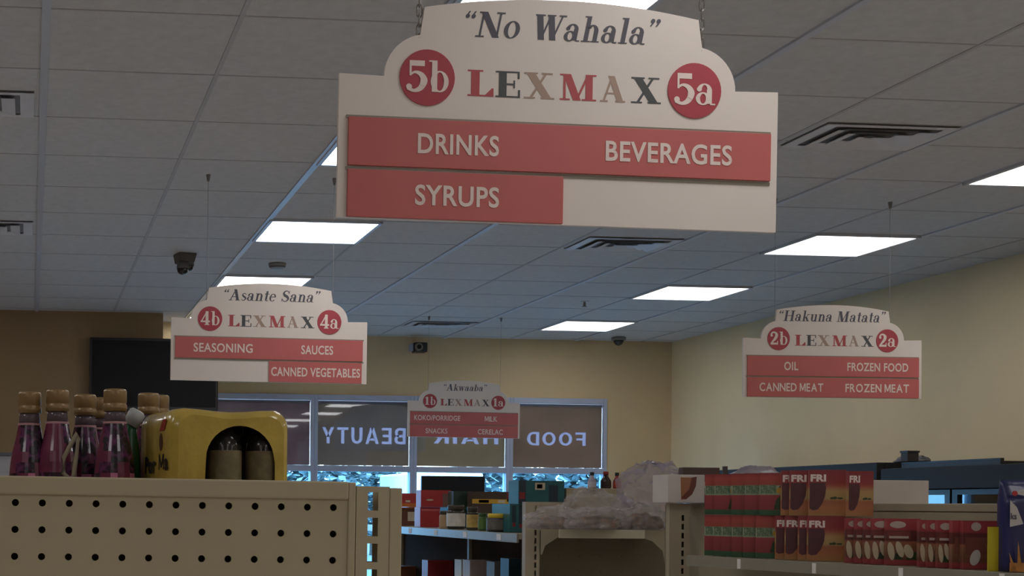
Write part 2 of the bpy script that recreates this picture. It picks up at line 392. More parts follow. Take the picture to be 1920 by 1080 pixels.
# back wall with its window opening
def bx(px): return atY(px, 800, YB).x
WX = [bx(400), bx(589), bx(775), bx(955), bx(1137)]
WT, WR, WB = 2.53, 1.885, .25
w = MB(); w.box(BAYX, WX[0], YB, YB + T, 0, CEIL); w.box(WX[4], XR, YB, YB + T, 0, CEIL)
w.box(WX[0], WX[4], YB, YB + T, WT, CEIL); w.box(WX[0], WX[4], YB, YB + T, 0, WB)
tag(w.build('wall_back', M_wall), kind='structure')
fw = .062
for k in range(4):
    x0, x1 = WX[k], WX[k + 1]
    e = tag(empty('window_%d' % (k + 1), ((x0 + x1) / 2, YB, WB)), kind='structure')
    W2, H = (x1 - x0) / 2, WT - WB; zr = WR - WB
    f = MB(); hw = fw / 2
    f.box(-W2, -W2 + hw, -.02, .08, 0, H); f.box(W2 - hw, W2, -.02, .08, 0, H)
    f.box(-W2 + hw, W2 - hw, -.02, .08, H - .05, H); f.box(-W2 + hw, W2 - hw, -.02, .08, 0, .05); f.box(-W2 + hw, W2 - hw, -.02, .08, zr - .025, zr + .025)
    f.build('window_frame', M_frame, e, bevel=.004)
    for z0, z1 in ((.05, zr - .025), (zr + .025, H - .05)):
        up = z0 > 1
        MB().box(-W2 + hw, W2 - hw, .002 if up else .028, .006 if up else .034, z0, z1).build('pane', M_glassc if up else M_glass, e)
# ceiling grid: main runners along the depth, tile joints across
g = MB(); PITCH = .597
for k, x in enumerate(range(-8, 10)):
    X = 1.229 + (x - 2) * PITCH
    main = x % 2 == 0
    g.box(X - (.014 if main else .008), X + (.014 if main else .008), YF, YB, CEIL - (.008 if main else .003), CEIL, 0 if main else 1)
y = YF + .03
Y0 = 7.42
k = -22
while Y0 + k * .61 < YB:
    Y = Y0 + k * .61
    if Y > YF: g.box(XL, XR, Y - .004, Y + .004, CEIL - .002, CEIL, 1)
    k += 1
tag(g.build('ceiling_grid', [M_bar, M_bard]), kind='structure')
# outdoors, seen through the clear panes below the banners
slab('pavement', -40, 60, YB + T, 90, -.15, -.05, mat('asphalt', (92, 96, 100), .9, var=.1))

# ------------------------------------------------------------------ ceiling lights
def ceiling_light(x0, x1, y0, label, proto=[None]):
    if proto[0] is None:
        e = empty('ceiling_light', (0, 0, 0))
        a = (x1 - x0) / 2; b = .61 / 2; fr = MB()
        fr.box(-a, a, -b, -b + .018, -.014, 0); fr.box(-a, a, b - .018, b, -.014, 0); fr.box(-a, -a + .018, -b, b, -.014, 0); fr.box(a - .018, a, -b, b, -.014, 0)
        fr.build('light_frame', M_bar, e)
        MB().box(-a + .018, a - .018, -b + .018, b - .018, -.010, -.002).build('diffuser', M_emit, e)
        proto[0] = e; o = e
    else: o = copy_tree(proto[0])
    o.location = ((x0 + x1) / 2, y0 + .305, CEIL)
    tag(o, label, 'ceiling light', 'square ceiling light panels')
LY = [3.76, 5.59, 7.42, 9.25, 11.08]
for y, l in zip(LY, ('square ceiling light above the top edge of the drinks aisle sign', 'square ceiling light half hidden behind the left edge of the drinks aisle sign',
                     'square ceiling light just below the lower left corner of the drinks aisle sign', 'square ceiling light just above the seasoning aisle sign',
                     'square ceiling light mostly hidden by the left shoulder of the seasoning sign')):
    ceiling_light(1.230, 1.828, y, l)
for y, l in zip(LY[1:], ('square ceiling light cut off by the right edge of the photo', 'large square ceiling light between the drinks sign and the right wall',
                         'square ceiling light in the right row, second from the back wall', 'square ceiling light in the right row, closest to the back wall')):
    ceiling_light(4.205, 4.803, y, l)

# ------------------------------------------------------------------ air vents and ceiling fittings
M_vent = mat('vent metal', (214, 214, 218), .5, var=.04)
M_ventd = mat('vent dark throat', (140, 138, 140), .8, var=0)
def vent(x0, x1, y0, y1, label, rings=4):
    e = tag(empty('air_vent', ((x0 + x1) / 2, (y0 + y1) / 2, CEIL)), label, 'air vent', 'ceiling air vents')
    a, b = (x1 - x0) / 2, (y1 - y0) / 2
    MB().box(-a, a, -b, b, -.003, 0).build('throat', M_ventd, e)
    for k in range(rings):
        u0, u1 = 1 - k / rings, 1 - (k + .74) / rings
        A, B, a2, b2 = a * u0, b * u0, a * u1, b * u1; z0, z1 = (-.006, -.006) if k == 0 else (-.016, -.005)
        m = MB(); o = [(-A, -B, z0), (A, -B, z0), (A, B, z0), (-A, B, z0)]; i = [(-a2, -b2, z1), (a2, -b2, z1), (a2, b2, z1), (-a2, b2, z1)]
        up = [(p[0], p[1], p[2] - .003) for p in o + i]
        m.add(o + i, [(j, (j + 1) % 4, (j + 1) % 4 + 4, j + 4) for j in range(4)]); m.add(up, [(j + 4, (j + 1) % 4 + 4, (j + 1) % 4, j) for j in range(4)])
        m.build('vent_flange' if k == 0 else 'louvre', M_vent, e)
vent(3.05, 3.59, 5.30, 5.66, 'air vent in the ceiling right of the drinks aisle sign')
vent(3.05, 3.59, 7.68, 8.06, 'air vent just below the drinks sign, between two light rows')
vent(-.555, .0, 5.25, 5.58, 'upper air vent at the left edge of the photo')
vent(-.555, .0, 7.66, 8.02, 'lower air vent at the left edge of the photo')
vent(3.05, 3.59, 11.35, 11.62, 'farthest air vent, above the small rearmost sign')
p = atZ(520, 494, CEIL)
e = tag(empty('smoke_detector', p), 'small round smoke detector between two left row lights', 'smoke detector')
MB().lathe([(.055, 0), (.055, -.012), (.045, -.03), (.02, -.034)][::-1], 24).build('housing', mat('detector plastic', (140, 138, 136), .5), e, smooth=True)
MB().lathe([(.049, -.026), (.051, -.02)], 24).build('vent_slot', mat('detector slot', (90, 88, 88), .7), e)
p = atZ(1096, 565, CEIL)
e = tag(empty('sprinkler_head', p), 'small sprinkler head in the ceiling left of the right light row', 'sprinkler')
MB().lathe([(.03, -.004), (.03, 0)], 16).build('escutcheon', M_bar, e)
MB().lathe([(.006, -.035), (.010, -.03), (.008, -.004)], 10).build('nozzle', M_steel, e)
MB().lathe([(.018, -.04), (.018, -.036)], 12).build('deflector', M_steel, e)

def twin_camera():
    p = atZ(347, 476, CEIL)
    e = tag(empty('security_camera', p, (0, 0, .25)), 'dark twin eyeball security camera hanging from the ceiling at left', 'camera')
    mg = mat('camera grey', (88, 82, 80), .5)
    MB().prism([(-.058, 0), (-.046, -.058), (.040, -.058), (.058, 0)], -.055, .055).build('mount', mg, e, bevel=.006)
    for x, y, z in ((.012, -.02, -.072), (-.032, -.05, -.098)):
        b = MB().lathe([(.012, .045), (.030, .038), (.036, .02), (.037, 0)][::-1], 20, (x, y, z)).build('shroud', mg, e, smooth=True)
        MB().lathe([(.005, -.036), (.02, -.031), (.031, -.02), (.036, 0), (.03, .006)], 20, (x, y, z)).build('lens_dome', mat('dark dome', (22, 20, 22), .15, var=0), b, smooth=True)
twin_camera()
p = atZ(1160, 632, CEIL); p.y = min(p.y, YB - .12)
e = tag(empty('security_camera', (p.x, p.y, CEIL)), 'tiny dark dome camera on the ceiling by the back right corner', 'camera')
MB().lathe([(.06, -.03), (.062, -.004), (.05, 0)], 20).build('housing', mat('camera beige', (120, 112, 106), .5), e, smooth=True)
MB().lathe([(.006, -.075), (.028, -.066), (.042, -.045), (.045, -.03)], 20).build('lens_dome', mat('dark dome', (22, 20, 22), .15), e, smooth=True)
p = atY(786, 652, YB - .14)
e = tag(empty('security_camera', p), 'dark box camera on the back wall above the rearmost sign', 'camera')
MB().box(-.055, .06, -.06, .05, -.042, .042).build('body', M_black, e, bevel=.008)
MB().lathe([(.034, 0), (.034, .012), (.028, .014)], 18).build('lens_ring', M_rail, e).matrix_local = Matrix.Translation((-.02, -.06, 0)) @ Matrix.Rotation(PI / 2, 4, 'X')
MB().lathe([(.02, 0), (.02, .016)], 16).build('lens', M_screen, e).matrix_local = Matrix.Translation((-.02, -.062, 0)) @ Matrix.Rotation(PI / 2, 4, 'X')
MB().tube([(0, .05, .02), (0, .1, .03), (0, .14, .03)], .012).build('wall_bracket', M_steel, e)
MB().box(-.09, -.06, -.03, .02, -.03, .03).build('side_plate', mat('pale plate', (170, 176, 190), .5), e)

# ------------------------------------------------------------------ aisle signs
def sign_outline():
    o = [(-.45, 0), (.45, 0), (.45, .283)]
    for i in range(13):
        a = math.radians(i / 12 * 80); o.append((.274 + .086 * math.cos(a), .281 + .086 * math.sin(a)))
    o.append((.281, .421))
    n = 20
    for i in range(1, n): t = i / n; x = .281 - .562 * t; o.append((x, .421 + .026 * (1 - (2 * t - 1) ** 2)))
    o.append((-.281, .421))
    for i in range(13):
        a = math.radians(100 + i / 12 * 80); o.append((-.274 + .086 * math.cos(a), .281 + .086 * math.sin(a)))
    o.append((-.45, .283))
    return o
OUT = sign_outline()
def chain_mesh(z0, z1, x):
    m = MB(); L = .024; r = .0016; k = 0; z = z0
    while z < z1:
        pts = []
        for i in range(14):
            t = 2 * PI * i / 14; a, b = .0052 * math.cos(t), .0085 * math.sin(t) + (.0045 if math.sin(t) > 0 else -.0045)
            pts.append((x + (a if k % 2 else a * .35), 0 if k % 2 else a * .9, z + L / 2 + b))
        m.tube(pts, r, 6, closed=True); z += L * .82; k += 1
    return m
def aisle_sign(label, title, tspan, badges, strips, L, Rr, detail):
    """L, Rr: bottom corners of the board in the photo"""
    want = math.hypot(Rr[0] - L[0], Rr[1] - L[1]); zc = .9 * F / want
    mid = ((L[0] + Rr[0]) / 2, (L[1] + Rr[1]) / 2)
    for _ in range(4):
        c = at(*mid, zc); a = proj(c - Vector((.45, 0, 0))); b = proj(c + Vector((.45, 0, 0)))
        zc *= math.hypot(b[0] - a[0], b[1] - a[1]) / want
    c = at(*mid, zc); a = proj(c - Vector((.45, 0, 0))); b = proj(c + Vector((.45, 0, 0)))
    roll = (Rr[1] - L[1]) / (Rr[0] - L[0]) - (b[1] - a[1]) / (b[0] - a[0])
    e = tag(empty('aisle_sign', c, (0, roll, 0)), label, 'aisle sign', 'hanging aisle signs')
    MB().prism(OUT, -.006, .006).build('sign_board', M_white, e)
    q = serif(title, .2, .05)
    q = fit(q, -.45 + tspan[0], -.45 + tspan[1], .366, .366 + .053)
    n0 = len(serif(title.split(' ')[0], .2, .05))
    for part in (q[:n0], q[n0:]):
        if part: MB().flat(part, -.0066).build('heading_lettering', M_ink, e)
    m = MB()
    for ch, x0, x1, mi in (('L', .258, .311, 0), ('E', .315, .365, 1), ('X', .373, .435, 2), ('M', .446, .521, 0), ('A', .529, .581, 2), ('X', .593, .655, 1)):
        m.flat(fit(glyph(ch)[0], x0 - .45, x1 - .45, .249, .301), -.0066, mi)
    m.build('name_lettering', [M_lred, M_lblk, M_ltan], e)
    for s, cx, cz in ((badges[0], -.274, .281), (badges[1], .274, .2785)):
        b = MB().prism(ell(cx, cz, .0555, .0555, 40), -.0085, -.006).build('badge', M_crim, e)
        MB().flat(fit(serif(s, 0, .04), cx - .043, cx + .043, cz - .030, cz + .034), -.0092).build('badge_lettering', M_let, b)
    rail = MB()
    rail.box(-.435, .435, -.008, -.006, .1955, .2015); rail.box(-.435, .435, -.008, -.006, .094, .0995)
    rail.build('strip_rail', M_rail, e)
    for (x0, x1, z0, z1, words) in strips:
        st = MB().box(x0 - .45, x1 - .45, -.0125, -.006, z0, z1).build('red_strip', M_red, e, bevel=.0008)
        zc_ = (z0 + z1) / 2
        for s, a0, a1 in words: MB().flat(fit(sans(s, .02), a0 - .45, a1 - .45, zc_ - .0205, zc_ + .0205), -.0132).build('strip_lettering', M_let, st)
    top = (CEIL - c.z)
    for x in (-.29, .29):
        zt = top - (-x * roll)
        if detail: h = chain_mesh(.344, zt - .01, x).build('chain', M_steel, e, smooth=True)
        else: h = MB().tube([(x, 0, .35), (x, 0, zt)], .0011, 6).build('wire', mat('wire', (150, 146, 144), .5), e)
        hk = MB(); hk.lathe([(.003, -.032), (.006, -.028), (.010, -.004), (.010, 0)], 10, (x, 0, zt)); hk.build('ceiling_hook', mat('hook grey', (124, 120, 120), .6), h)
    return e
TOP, BOT = (.102, .197), (.001, .0945)
aisle_sign('largest hanging aisle sign, reading drinks, syrups and beverages', '“No Wahala”', (.252, .652), ('5b', '5a'),
           [(.019, .884, *TOP, [('DRINKS', .158, .322), ('BEVERAGES', .540, .802)]), (.019, .455, *BOT, [('SYRUPS', .154, .324)])], (636, 408), (1457, 437), True)
aisle_sign('hanging aisle sign over the left shelves, reading seasoning and sauces', '“Asante Sana”', (.240, .682), ('4b', '4a'),
           [(.019, .880, *TOP, [('SEASONING', .102, .372), ('SAUCES', .595, .742)]), (.448, .876, *BOT, [('CANNED VEGETABLES', .458, .868)])], (320.5, 712.5), (687.5, 720.5), False)
aisle_sign('hanging aisle sign in front of the right wall, reading oil and frozen food', '“Hakuna Matata”', (.180, .717), ('2b', '2a'),
           [(.019, .884, *TOP, [('OIL', .201, .272), ('FROZEN FOOD', .519, .828)]), (.019, .884, *BOT, [('CANNED MEAT', .078, .398), ('FROZEN MEAT', .510, .832)])], (1393, 744), (1727, 748), False)
aisle_sign('smallest hanging aisle sign, in front of the back windows, reading snacks', '“Akwaaba”', (.285, .632), ('1b', '1a'),
           [(.019, .884, *TOP, [('KOKO/PORRIDGE', .050, .418), ('MILK', .615, .716)]), (.019, .884, *BOT, [('SNACKS', .142, .317), ('CERELAC', .560, .762)])], (764, 818.5), (974, 822.5), False)

# ------------------------------------------------------------------ window banners
def banner(k, rgb, label, word, px, py, stripes=False):
    x0, x1 = WX[k] + .034, WX[k + 1] - .034; z0, z1 = WR + .03, WT - .075
    e = tag(empty('window_banner', ((x0 + x1) / 2, YB + .022, z0)), label, 'window banner', 'printed banners over the back windows')
    hw, H = (x1 - x0) / 2, z1 - z0
    film = MB().box(-hw, hw, 0, .004, 0, H).build('banner_film', rgb, e)
    if word:
        a, b = atY(px[0], py[0], YB), atY(px[1], py[1], YB); cx = (x0 + x1) / 2
        raw = []; cur = 0.
        for ch in word:
            q = block(ch); m0 = min(p[0] for t in q for p in t); m1 = max(p[0] for t in q for p in t)
            raw.append([[(x - m0 + cur, z) for x, z in t] for t in q]); cur += m1 - m0 + .17
        polys = fit([t for q in raw for t in q], a.x - cx, b.x - cx, b.z - z0, a.z - z0, True)
        # cut the letters out of the film, one at a time
        groups = []; n0 = 0
        groups = [[t] for t in polys]
        for grp in groups:
            bm = bmesh.new()
            for q in grp:
                if len(q) > 2: bm.faces.new([bm.verts.new((x, -.02, z)) for x, z in q])
            bmesh.ops.remove_doubles(bm, verts=bm.verts, dist=2e-5)
            ex_ = bmesh.ops.extrude_face_region(bm, geom=bm.faces[:])
            bmesh.ops.translate(bm, verts=[v for v in ex_['geom'] if isinstance(v, bmesh.types.BMVert)], vec=(0, .05, 0))
            bmesh.ops.recalc_face_normals(bm, faces=bm.faces[:])
            if bm.calc_volume(signed=True) < 0: bmesh.ops.reverse_faces(bm, faces=bm.faces[:])
            cme = bpy.data.meshes.new('cut'); bm.to_mesh(cme); bm.free()
            cut = bpy.data.objects.new('cut', cme); COL.objects.link(cut); cut.parent = e
            nf = sum(p.area for p in film.data.polygons)
            for sol in ('EXACT', 'FAST'):
                bo = film.modifiers.new('cut', 'BOOLEAN'); bo.operation = 'DIFFERENCE'; bo.object = cut; bo.solver = sol
                dg = bpy.context.evaluated_depsgraph_get(); nm = bpy.data.meshes.new_from_object(film.evaluated_get(dg))
                film.modifiers.clear()
                if sum(p.area for p in nm.polygons) < nf * .9999: break
            ok = max((v.co.x for v in nm.vertices), default=0) > hw * .99 and min((v.co.x for v in nm.vertices), default=0) < -hw * .99 and max(v.co.z for v in nm.vertices) > H * .99
            if ok: film.data = nm
            else: print('letter cut failed', word, len(grp))
            bpy.data.objects.remove(cut); bpy.data.meshes.remove(cme)
        MB().flat(polys, .001).build('banner_lettering', backlit('banner letters', (84, 86, 106), .5, .03), e)
    MB().box(-hw, hw, -.008, .008, H, H + .022).build('banner_rail', mat('banner rail', (150, 156, 176), .4), e)
banner(0, backlit('mauve film', (126, 110, 112)), 'mauve window banner partly hidden behind the yellow bottle packs', None, None, None)
banner(1, backlit('green grey film', (128, 118, 110)), 'grey green window banner with mirrored word beauty', 'BEAUTY', (605, 762), (800, 833))
banner(2, backlit('olive film', (144, 132, 114)), 'olive window banner behind the rearmost sign, with mirrored word hair', 'HAIR', (814, 936), (806, 833))
banner(3, backlit('rose brown film', (142, 122, 110)), 'rose brown window banner with mirrored word food', 'FOOD', (990, 1100), (809, 836))

# ------------------------------------------------------------------ things on the left bay wall
a, b = atY(168, 632, BAYY - .12), atY(410, 632, BAYY - .12); c = atY(168, 768, BAYY - .12)
e = tag(empty('wall_television', ((a.x + b.x) / 2, BAYY - .08, c.z)), 'large black television on the tan wall above the juice bottles', 'television')
tw, th = (b.x - a.x) / 2, a.z - c.z
MB().box(-tw, tw, -.04, .02, 0, th).build('casing', M_black, e, bevel=.008)
MB().box(-tw + .02, tw - .02, -.043, -.039, .03, th - .02).build('screen', M_screen, e)
MB().box(-.25, .1, .02, .08, th * .3, th * .7).build('wall_mount', M_black, e)
a, b = atY(-70, 853, 10.2), atY(21, 853, 10.2)
e = tag(empty('cabinet', (a.x, 10.2, 0)), 'pale grey cabinet at the far left behind the juice bottles', 'cabinet')
mc = mat('cabinet grey', (170, 168, 172), .4)
cw = b.x - a.x
MB().box(0, cw, 0, .5, 0, a.z).build('body', mc, e, bevel=.006)
for k in range(2): MB().box(.01 + k * cw / 2, (k + 1) * cw / 2 - .01, -.015, 0, .1, a.z - .12).build('door', mc, e, bevel=.004)
MB().box(-.01, cw + .01, -.02, .5, a.z, a.z + .02).build('cabinet_top', mat('cabinet trim', (96, 96, 104), .5), e)
# flat monitor on a floor stand in front of the windows
a, b, c = atY(790, 892, 11.4), atY(908, 892, 11.4), atY(790, 938, 11.4)
e = tag(empty('monitor_stand', ((a.x + b.x) / 2, 11.4, 0)), 'dark flat monitor on a stand in front of the back windows', 'monitor')
mw = (b.x - a.x) / 2
MB().box(-mw, mw, -.02, .02, c.z, a.z).build('screen', M_screen, e, bevel=.006)
MB().tube([(0, .03, .03), (0, .03, c.z + .1)], .025, 12).build('pole', M_black, e)
MB().lathe([(.22, 0), (.22, .015), (.05, .03)], 24).build('base', M_black, e)

# ------------------------------------------------------------------ slotted uprights and pegboard
def slotted(m, x0, x1, z0, z1, y, th, cx, w, zs, h):
    """a steel plate in the xz plane with a column of slots"""
    a, b = cx - w / 2, cx + w / 2
    m.box(x0, a, y, y + th, z0, z1); m.box(b, x1, y, y + th, z0, z1)
    z = z0
    for s in sorted(zs):
        m.box(a, b, y, y + th, z, s); z = s + h
    m.box(a, b, y, y + th, z, z1)
def pegboard(m, xs, zs, px, pz, r, y, th, n=16):
    for x in xs:
        for z in zs:
            ci = [(x + r * math.cos(2 * PI * i / n), z + r * math.sin(2 * PI * i / n)) for i in range(n)]
            sq = []
            for i in range(n):
                c, s = math.cos(2 * PI * i / n), math.sin(2 * PI * i / n); k = max(abs(c), abs(s)); sq.append((x + px / 2 * c / k, z + pz / 2 * s / k))
            v = [(p[0], y, p[1]) for p in ci] + [(p[0], y, p[1]) for p in sq] + [(p[0], y + th, p[1]) for p in ci]
            f = [(i, i + n, (i + 1) % n + n, (i + 1) % n) for i in range(n)] + [(i, (i + 1) % n, (i + 1) % n + 2 * n, i + 2 * n) for i in range(n)]
            m.add(v, f)

# ------------------------------------------------------------------ nearest gondola (pegboard back)
YG = 2.33
g0 = atY(655, 905, YG); gx = g0.x
xr = atY(741, 905, YG).x; ztop = atY(330, 893, YG).z; zup = atY(700, 905, YG).z
BASE = Vector((-.33, YG, 0))
e = tag(empty('gondola_shelf', BASE, (0, .007, 0)), 'nearest cream gondola shelf with perforated back panel, lower left', 'store shelf')
lx = lambda px: atY(px, 960, YG).x - BASE.x
W = lx(741)
zr_ = atY(330, 927, YG).z
m = MB(); pit = 50.2 * YG / F
hx = lx(613); xs = [hx - k * pit for k in range(int((hx - .07) / pit) + 1)]
zt = atY(330, 942.5, YG).z; zs = [zt - k * pit for k in range(10)]
pegboard(m, xs, zs, pit, pit, .0058, 0, .004)
xa, xb, za, zb = xs[-1] - pit / 2, xs[0] + pit / 2, zs[-1] - pit / 2, zs[0] + pit / 2
m.add([(xa, 0, .14), (xb, 0, .14), (xb, 0, za), (xa, 0, za)], [(0, 1, 2, 3)])
m.add([(xb, 0, .14), (lx(640), 0, .14), (lx(640), 0, zb), (xb, 0, zb)], [(0, 1, 2, 3)])
m.add([(.05, 0, .14), (xa, 0, .14), (xa, 0, zb), (.05, 0, zb)], [(0, 1, 2, 3)])
m.build('pegboard_panel', M_gond, e)
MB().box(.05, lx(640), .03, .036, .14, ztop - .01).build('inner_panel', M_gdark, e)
MB().box(0, lx(640), -.006, .06, zr_, ztop).build('top_rail', M_gond, e, bevel=.003)
MB().box(lx(640), lx(654), -.004, .05, .1, zup + .006).build('panel_edge', M_gond, e, bevel=.002)
sz = [atY(686, 950, YG).z - k * (49.2 * YG / F) for k in range(34)]
m = MB(); slotted(m, lx(655), lx(717), .05, zup, -.003, .002, lx(686.5), .0172, [z for z in sz if z > .1], .0305)
slotted(m, lx(655), lx(717), .05, zup, .034, .002, lx(686.5), .0172, [z for z in sz if z > .1], .0305)
m.box(lx(655), lx(655) + .002, -.001, .034, .05, zup); m.box(lx(717) - .002, lx(717), -.001, .034, .05, zup)
m.build('upright', M_gond, e)
MB().box(lx(717.6), lx(741), -.003, .036, .02, zup - .002).build('end_trim', M_gond, e, bevel=.002)
m = MB(); slotted(m, -.03, .03, .05, ztop - .01, -.003, .002, 0, .0172, [z for z in sz if z > .1], .0305); m.box(-.03, -.028, -.001, .034, .05, ztop - .01); m.build('upright', M_gond, e)
SZ = 1.478                        # top of the far-side shelf that carries bottles and packs
MB().box(-.02, lx(640), .06, .62, SZ - .025, SZ).build('shelf', M_gond, e, bevel=.003)
for z in (1.05, .65): MB().box(-.02, lx(640), .06, .5, z - .025, z).build('shelf', M_gond, e)
MB().box(-.02, lx(741), -.02, .62, 0, .14).build('base_deck', M_gond, e, bevel=.004)

# ------------------------------------------------------------------ juice bottles on the near gondola
M_lab = blotchy('purple fruit label', (36, 22, 36), (104, 52, 96), 74, .22, .62)
M_mag = mat('magenta label', (112, 34, 72), .25, var=.25, scale=26, coat=.3)
M_pinkedge = mat('label edge pink', (200, 150, 160), .4)
M_neck = see_through('clear bottle neck', (.6, .5, .6), (120, 104, 118), .35, .1)
M_lpink = mat('pale pink flower print', (206, 120, 160), .3, var=.2, scale=30)
BH = .285
def rad(z):                        # body radius over height
    P = [(0, .036), (.02, .039), (.07, .039), (.12, .0385), (.16, .035), (.20, .0255), (.222, .0215)]
    for (a, r), (b, q) in zip(P, P[1:]):
        if a <= z <= b: return r + (q - r) * (z - a) / (b - a)
    return .0215
def juice_bottle():
    e = empty('juice_bottle', (0, 0, 0))
    lab = MB(); zs = [0, .005, .02, .05, .08, .11, .13, .15, .17, .185, .2, .212, .222]
    n = 36
    for k in range(len(zs) - 1):
        for i in range(n):
            a0, a1 = 2 * PI * i / n, 2 * PI * (i + 1) / n
            # magenta sides, dark berry panel in front, magenta blossom low down
            dev = abs(((i + .5) / n * 360 - 292 + 180) % 360 - 180)
            mi = 0 if dev < 62 + 30 * max(0, (zs[k] - .14) / .08) else 1
            if .10 < zs[k] < .16 and 40 < dev < 62: mi = 1
            if zs[k] < .145: mi = 1 if dev < 22 or dev > 84 else 0
            if zs[k] < .115: mi = 2 if 18 < dev < 44 else (1 if dev < 70 else 0)
            if zs[k] < .05: mi = 2 if dev < 40 else 1
            r0, r1 = rad(zs[k]), rad(zs[k + 1])
            lab.add([(r0 * math.cos(a0), r0 * math.sin(a0), zs[k]), (r0 * math.cos(a1), r0 * math.sin(a1), zs[k]),
                     (r1 * math.cos(a1), r1 * math.sin(a1), zs[k + 1]), (r1 * math.cos(a0), r1 * math.sin(a0), zs[k + 1])], [(0, 1, 2, 3)], mi)
    lab.build('label_sleeve', [M_lab, M_mag, M_lpink], e, smooth=True)
    MB().lathe([(.0217, .221), (.0221, .2235), (.0217, .225)], 32, cap=False).build('label_edge', M_pinkedge, e, smooth=True)
    MB().lathe([(.0205, .222), (.0195, .235), (.0190, .246)], 32).build('neck', M_neck, e, smooth=True)
    cp = MB().lathe([(.0205, .244), (.0222, .2445), (.0222, .2555), (.0207, .2575), (.0207, .2595), (.0216, .2605), (.0216, .280), (.0205, .2835), (.0185, BH), (.010, BH)], 40)
    cp.build('cap', M_gold, e, smooth=True)
    MB().lathe([(.0224, .2495), (.0227, .2505), (.0224, .2515)], 40, cap=False).build('cap_band', M_gold, e, smooth=True)
    return e
proto = juice_bottle()
spots = [(56, 735, .3, 'leftmost juice bottle with a gold cap'), (108, 731, 1.5, 'second juice bottle from the left with gold cap and dark berry label'),
         (160, 740, -.9, 'third juice bottle from the left with gold cap and plain magenta side'), (188, 746, .9, 'gold capped juice bottle half hidden behind its two middle neighbours'),
         (216, 730, .1, 'tallest looking gold capped juice bottle, before the black television'), (279, 737.5, .2, 'gold capped juice bottle rising behind the yellow pack'),
         (298, 741, 1.0, 'rear gold capped juice bottle hidden behind the yellow pack')]
for k, (px, py, rz, l) in enumerate(spots):
    zc = (SZ + BH - EYE) * F / (945.0 + .009 * (px - 57) - py); p = at(px, py, zc)
    o = proto if k == 0 else copy_tree(proto)
    if k in (1, 3, 5, 6):
        p = at(px, py, {1: 2.73, 3: 2.88, 5: 2.88, 6: 2.99}[k]); o.scale = (1, 1, (p.z - SZ) / BH)
    o.location = (p.x, p.y, SZ); o.rotation_euler = (0, 0, rz); tag(o, l, 'juice bottle', 'gold capped juice bottles')
p = at(244, 800, 2.72)
e = tag(empty('bottle', (p.x, p.y, SZ)), 'green bottle with a tilted white cap between juice bottles and yellow pack', 'bottle')
MB().lathe([(.019, 0), (.021, .03), (.021, .15), (.018, .18), (.012, .21), (.012, .225)], 24).build('body', mat('green bottle', (28, 92, 58), .25), e, smooth=True)
MB().lathe([(.016, .0), (.016, .028), (.012, .032)], 20).build('cap', mat('white cap', (190, 196, 198), .4), e, smooth=True).matrix_local = Matrix.Translation((0, 0, .222)) @ Matrix.Rotation(.5, 4, 'Y')
p = at(133, 860, 2.70)
e = tag(empty('jug', (p.x, p.y, SZ)), 'clear jug with a looped pale handle between two juice bottles', 'jug')
MB().lathe([(.022, 0), (.026, .02), (.026, .09), (.015, .115), (.01, .125)], 24).build('body', see_through('milky plastic', (.7, .66, .66), (176, 160, 160), .4, .2), e, smooth=True)
MB().tube([(.002, -.004, .115), (-.014, -.004, .13), (-.013, -.004, .16), (.0, -.004, .185), (.011, -.004, .205), (.013, -.004, .195), (.009, -.004, .16), (.006, -.004, .13), (.004, -.004, .115)], .0045, 8).build('handle', mat('pale handle', (168, 156, 132), .5), e, smooth=True)

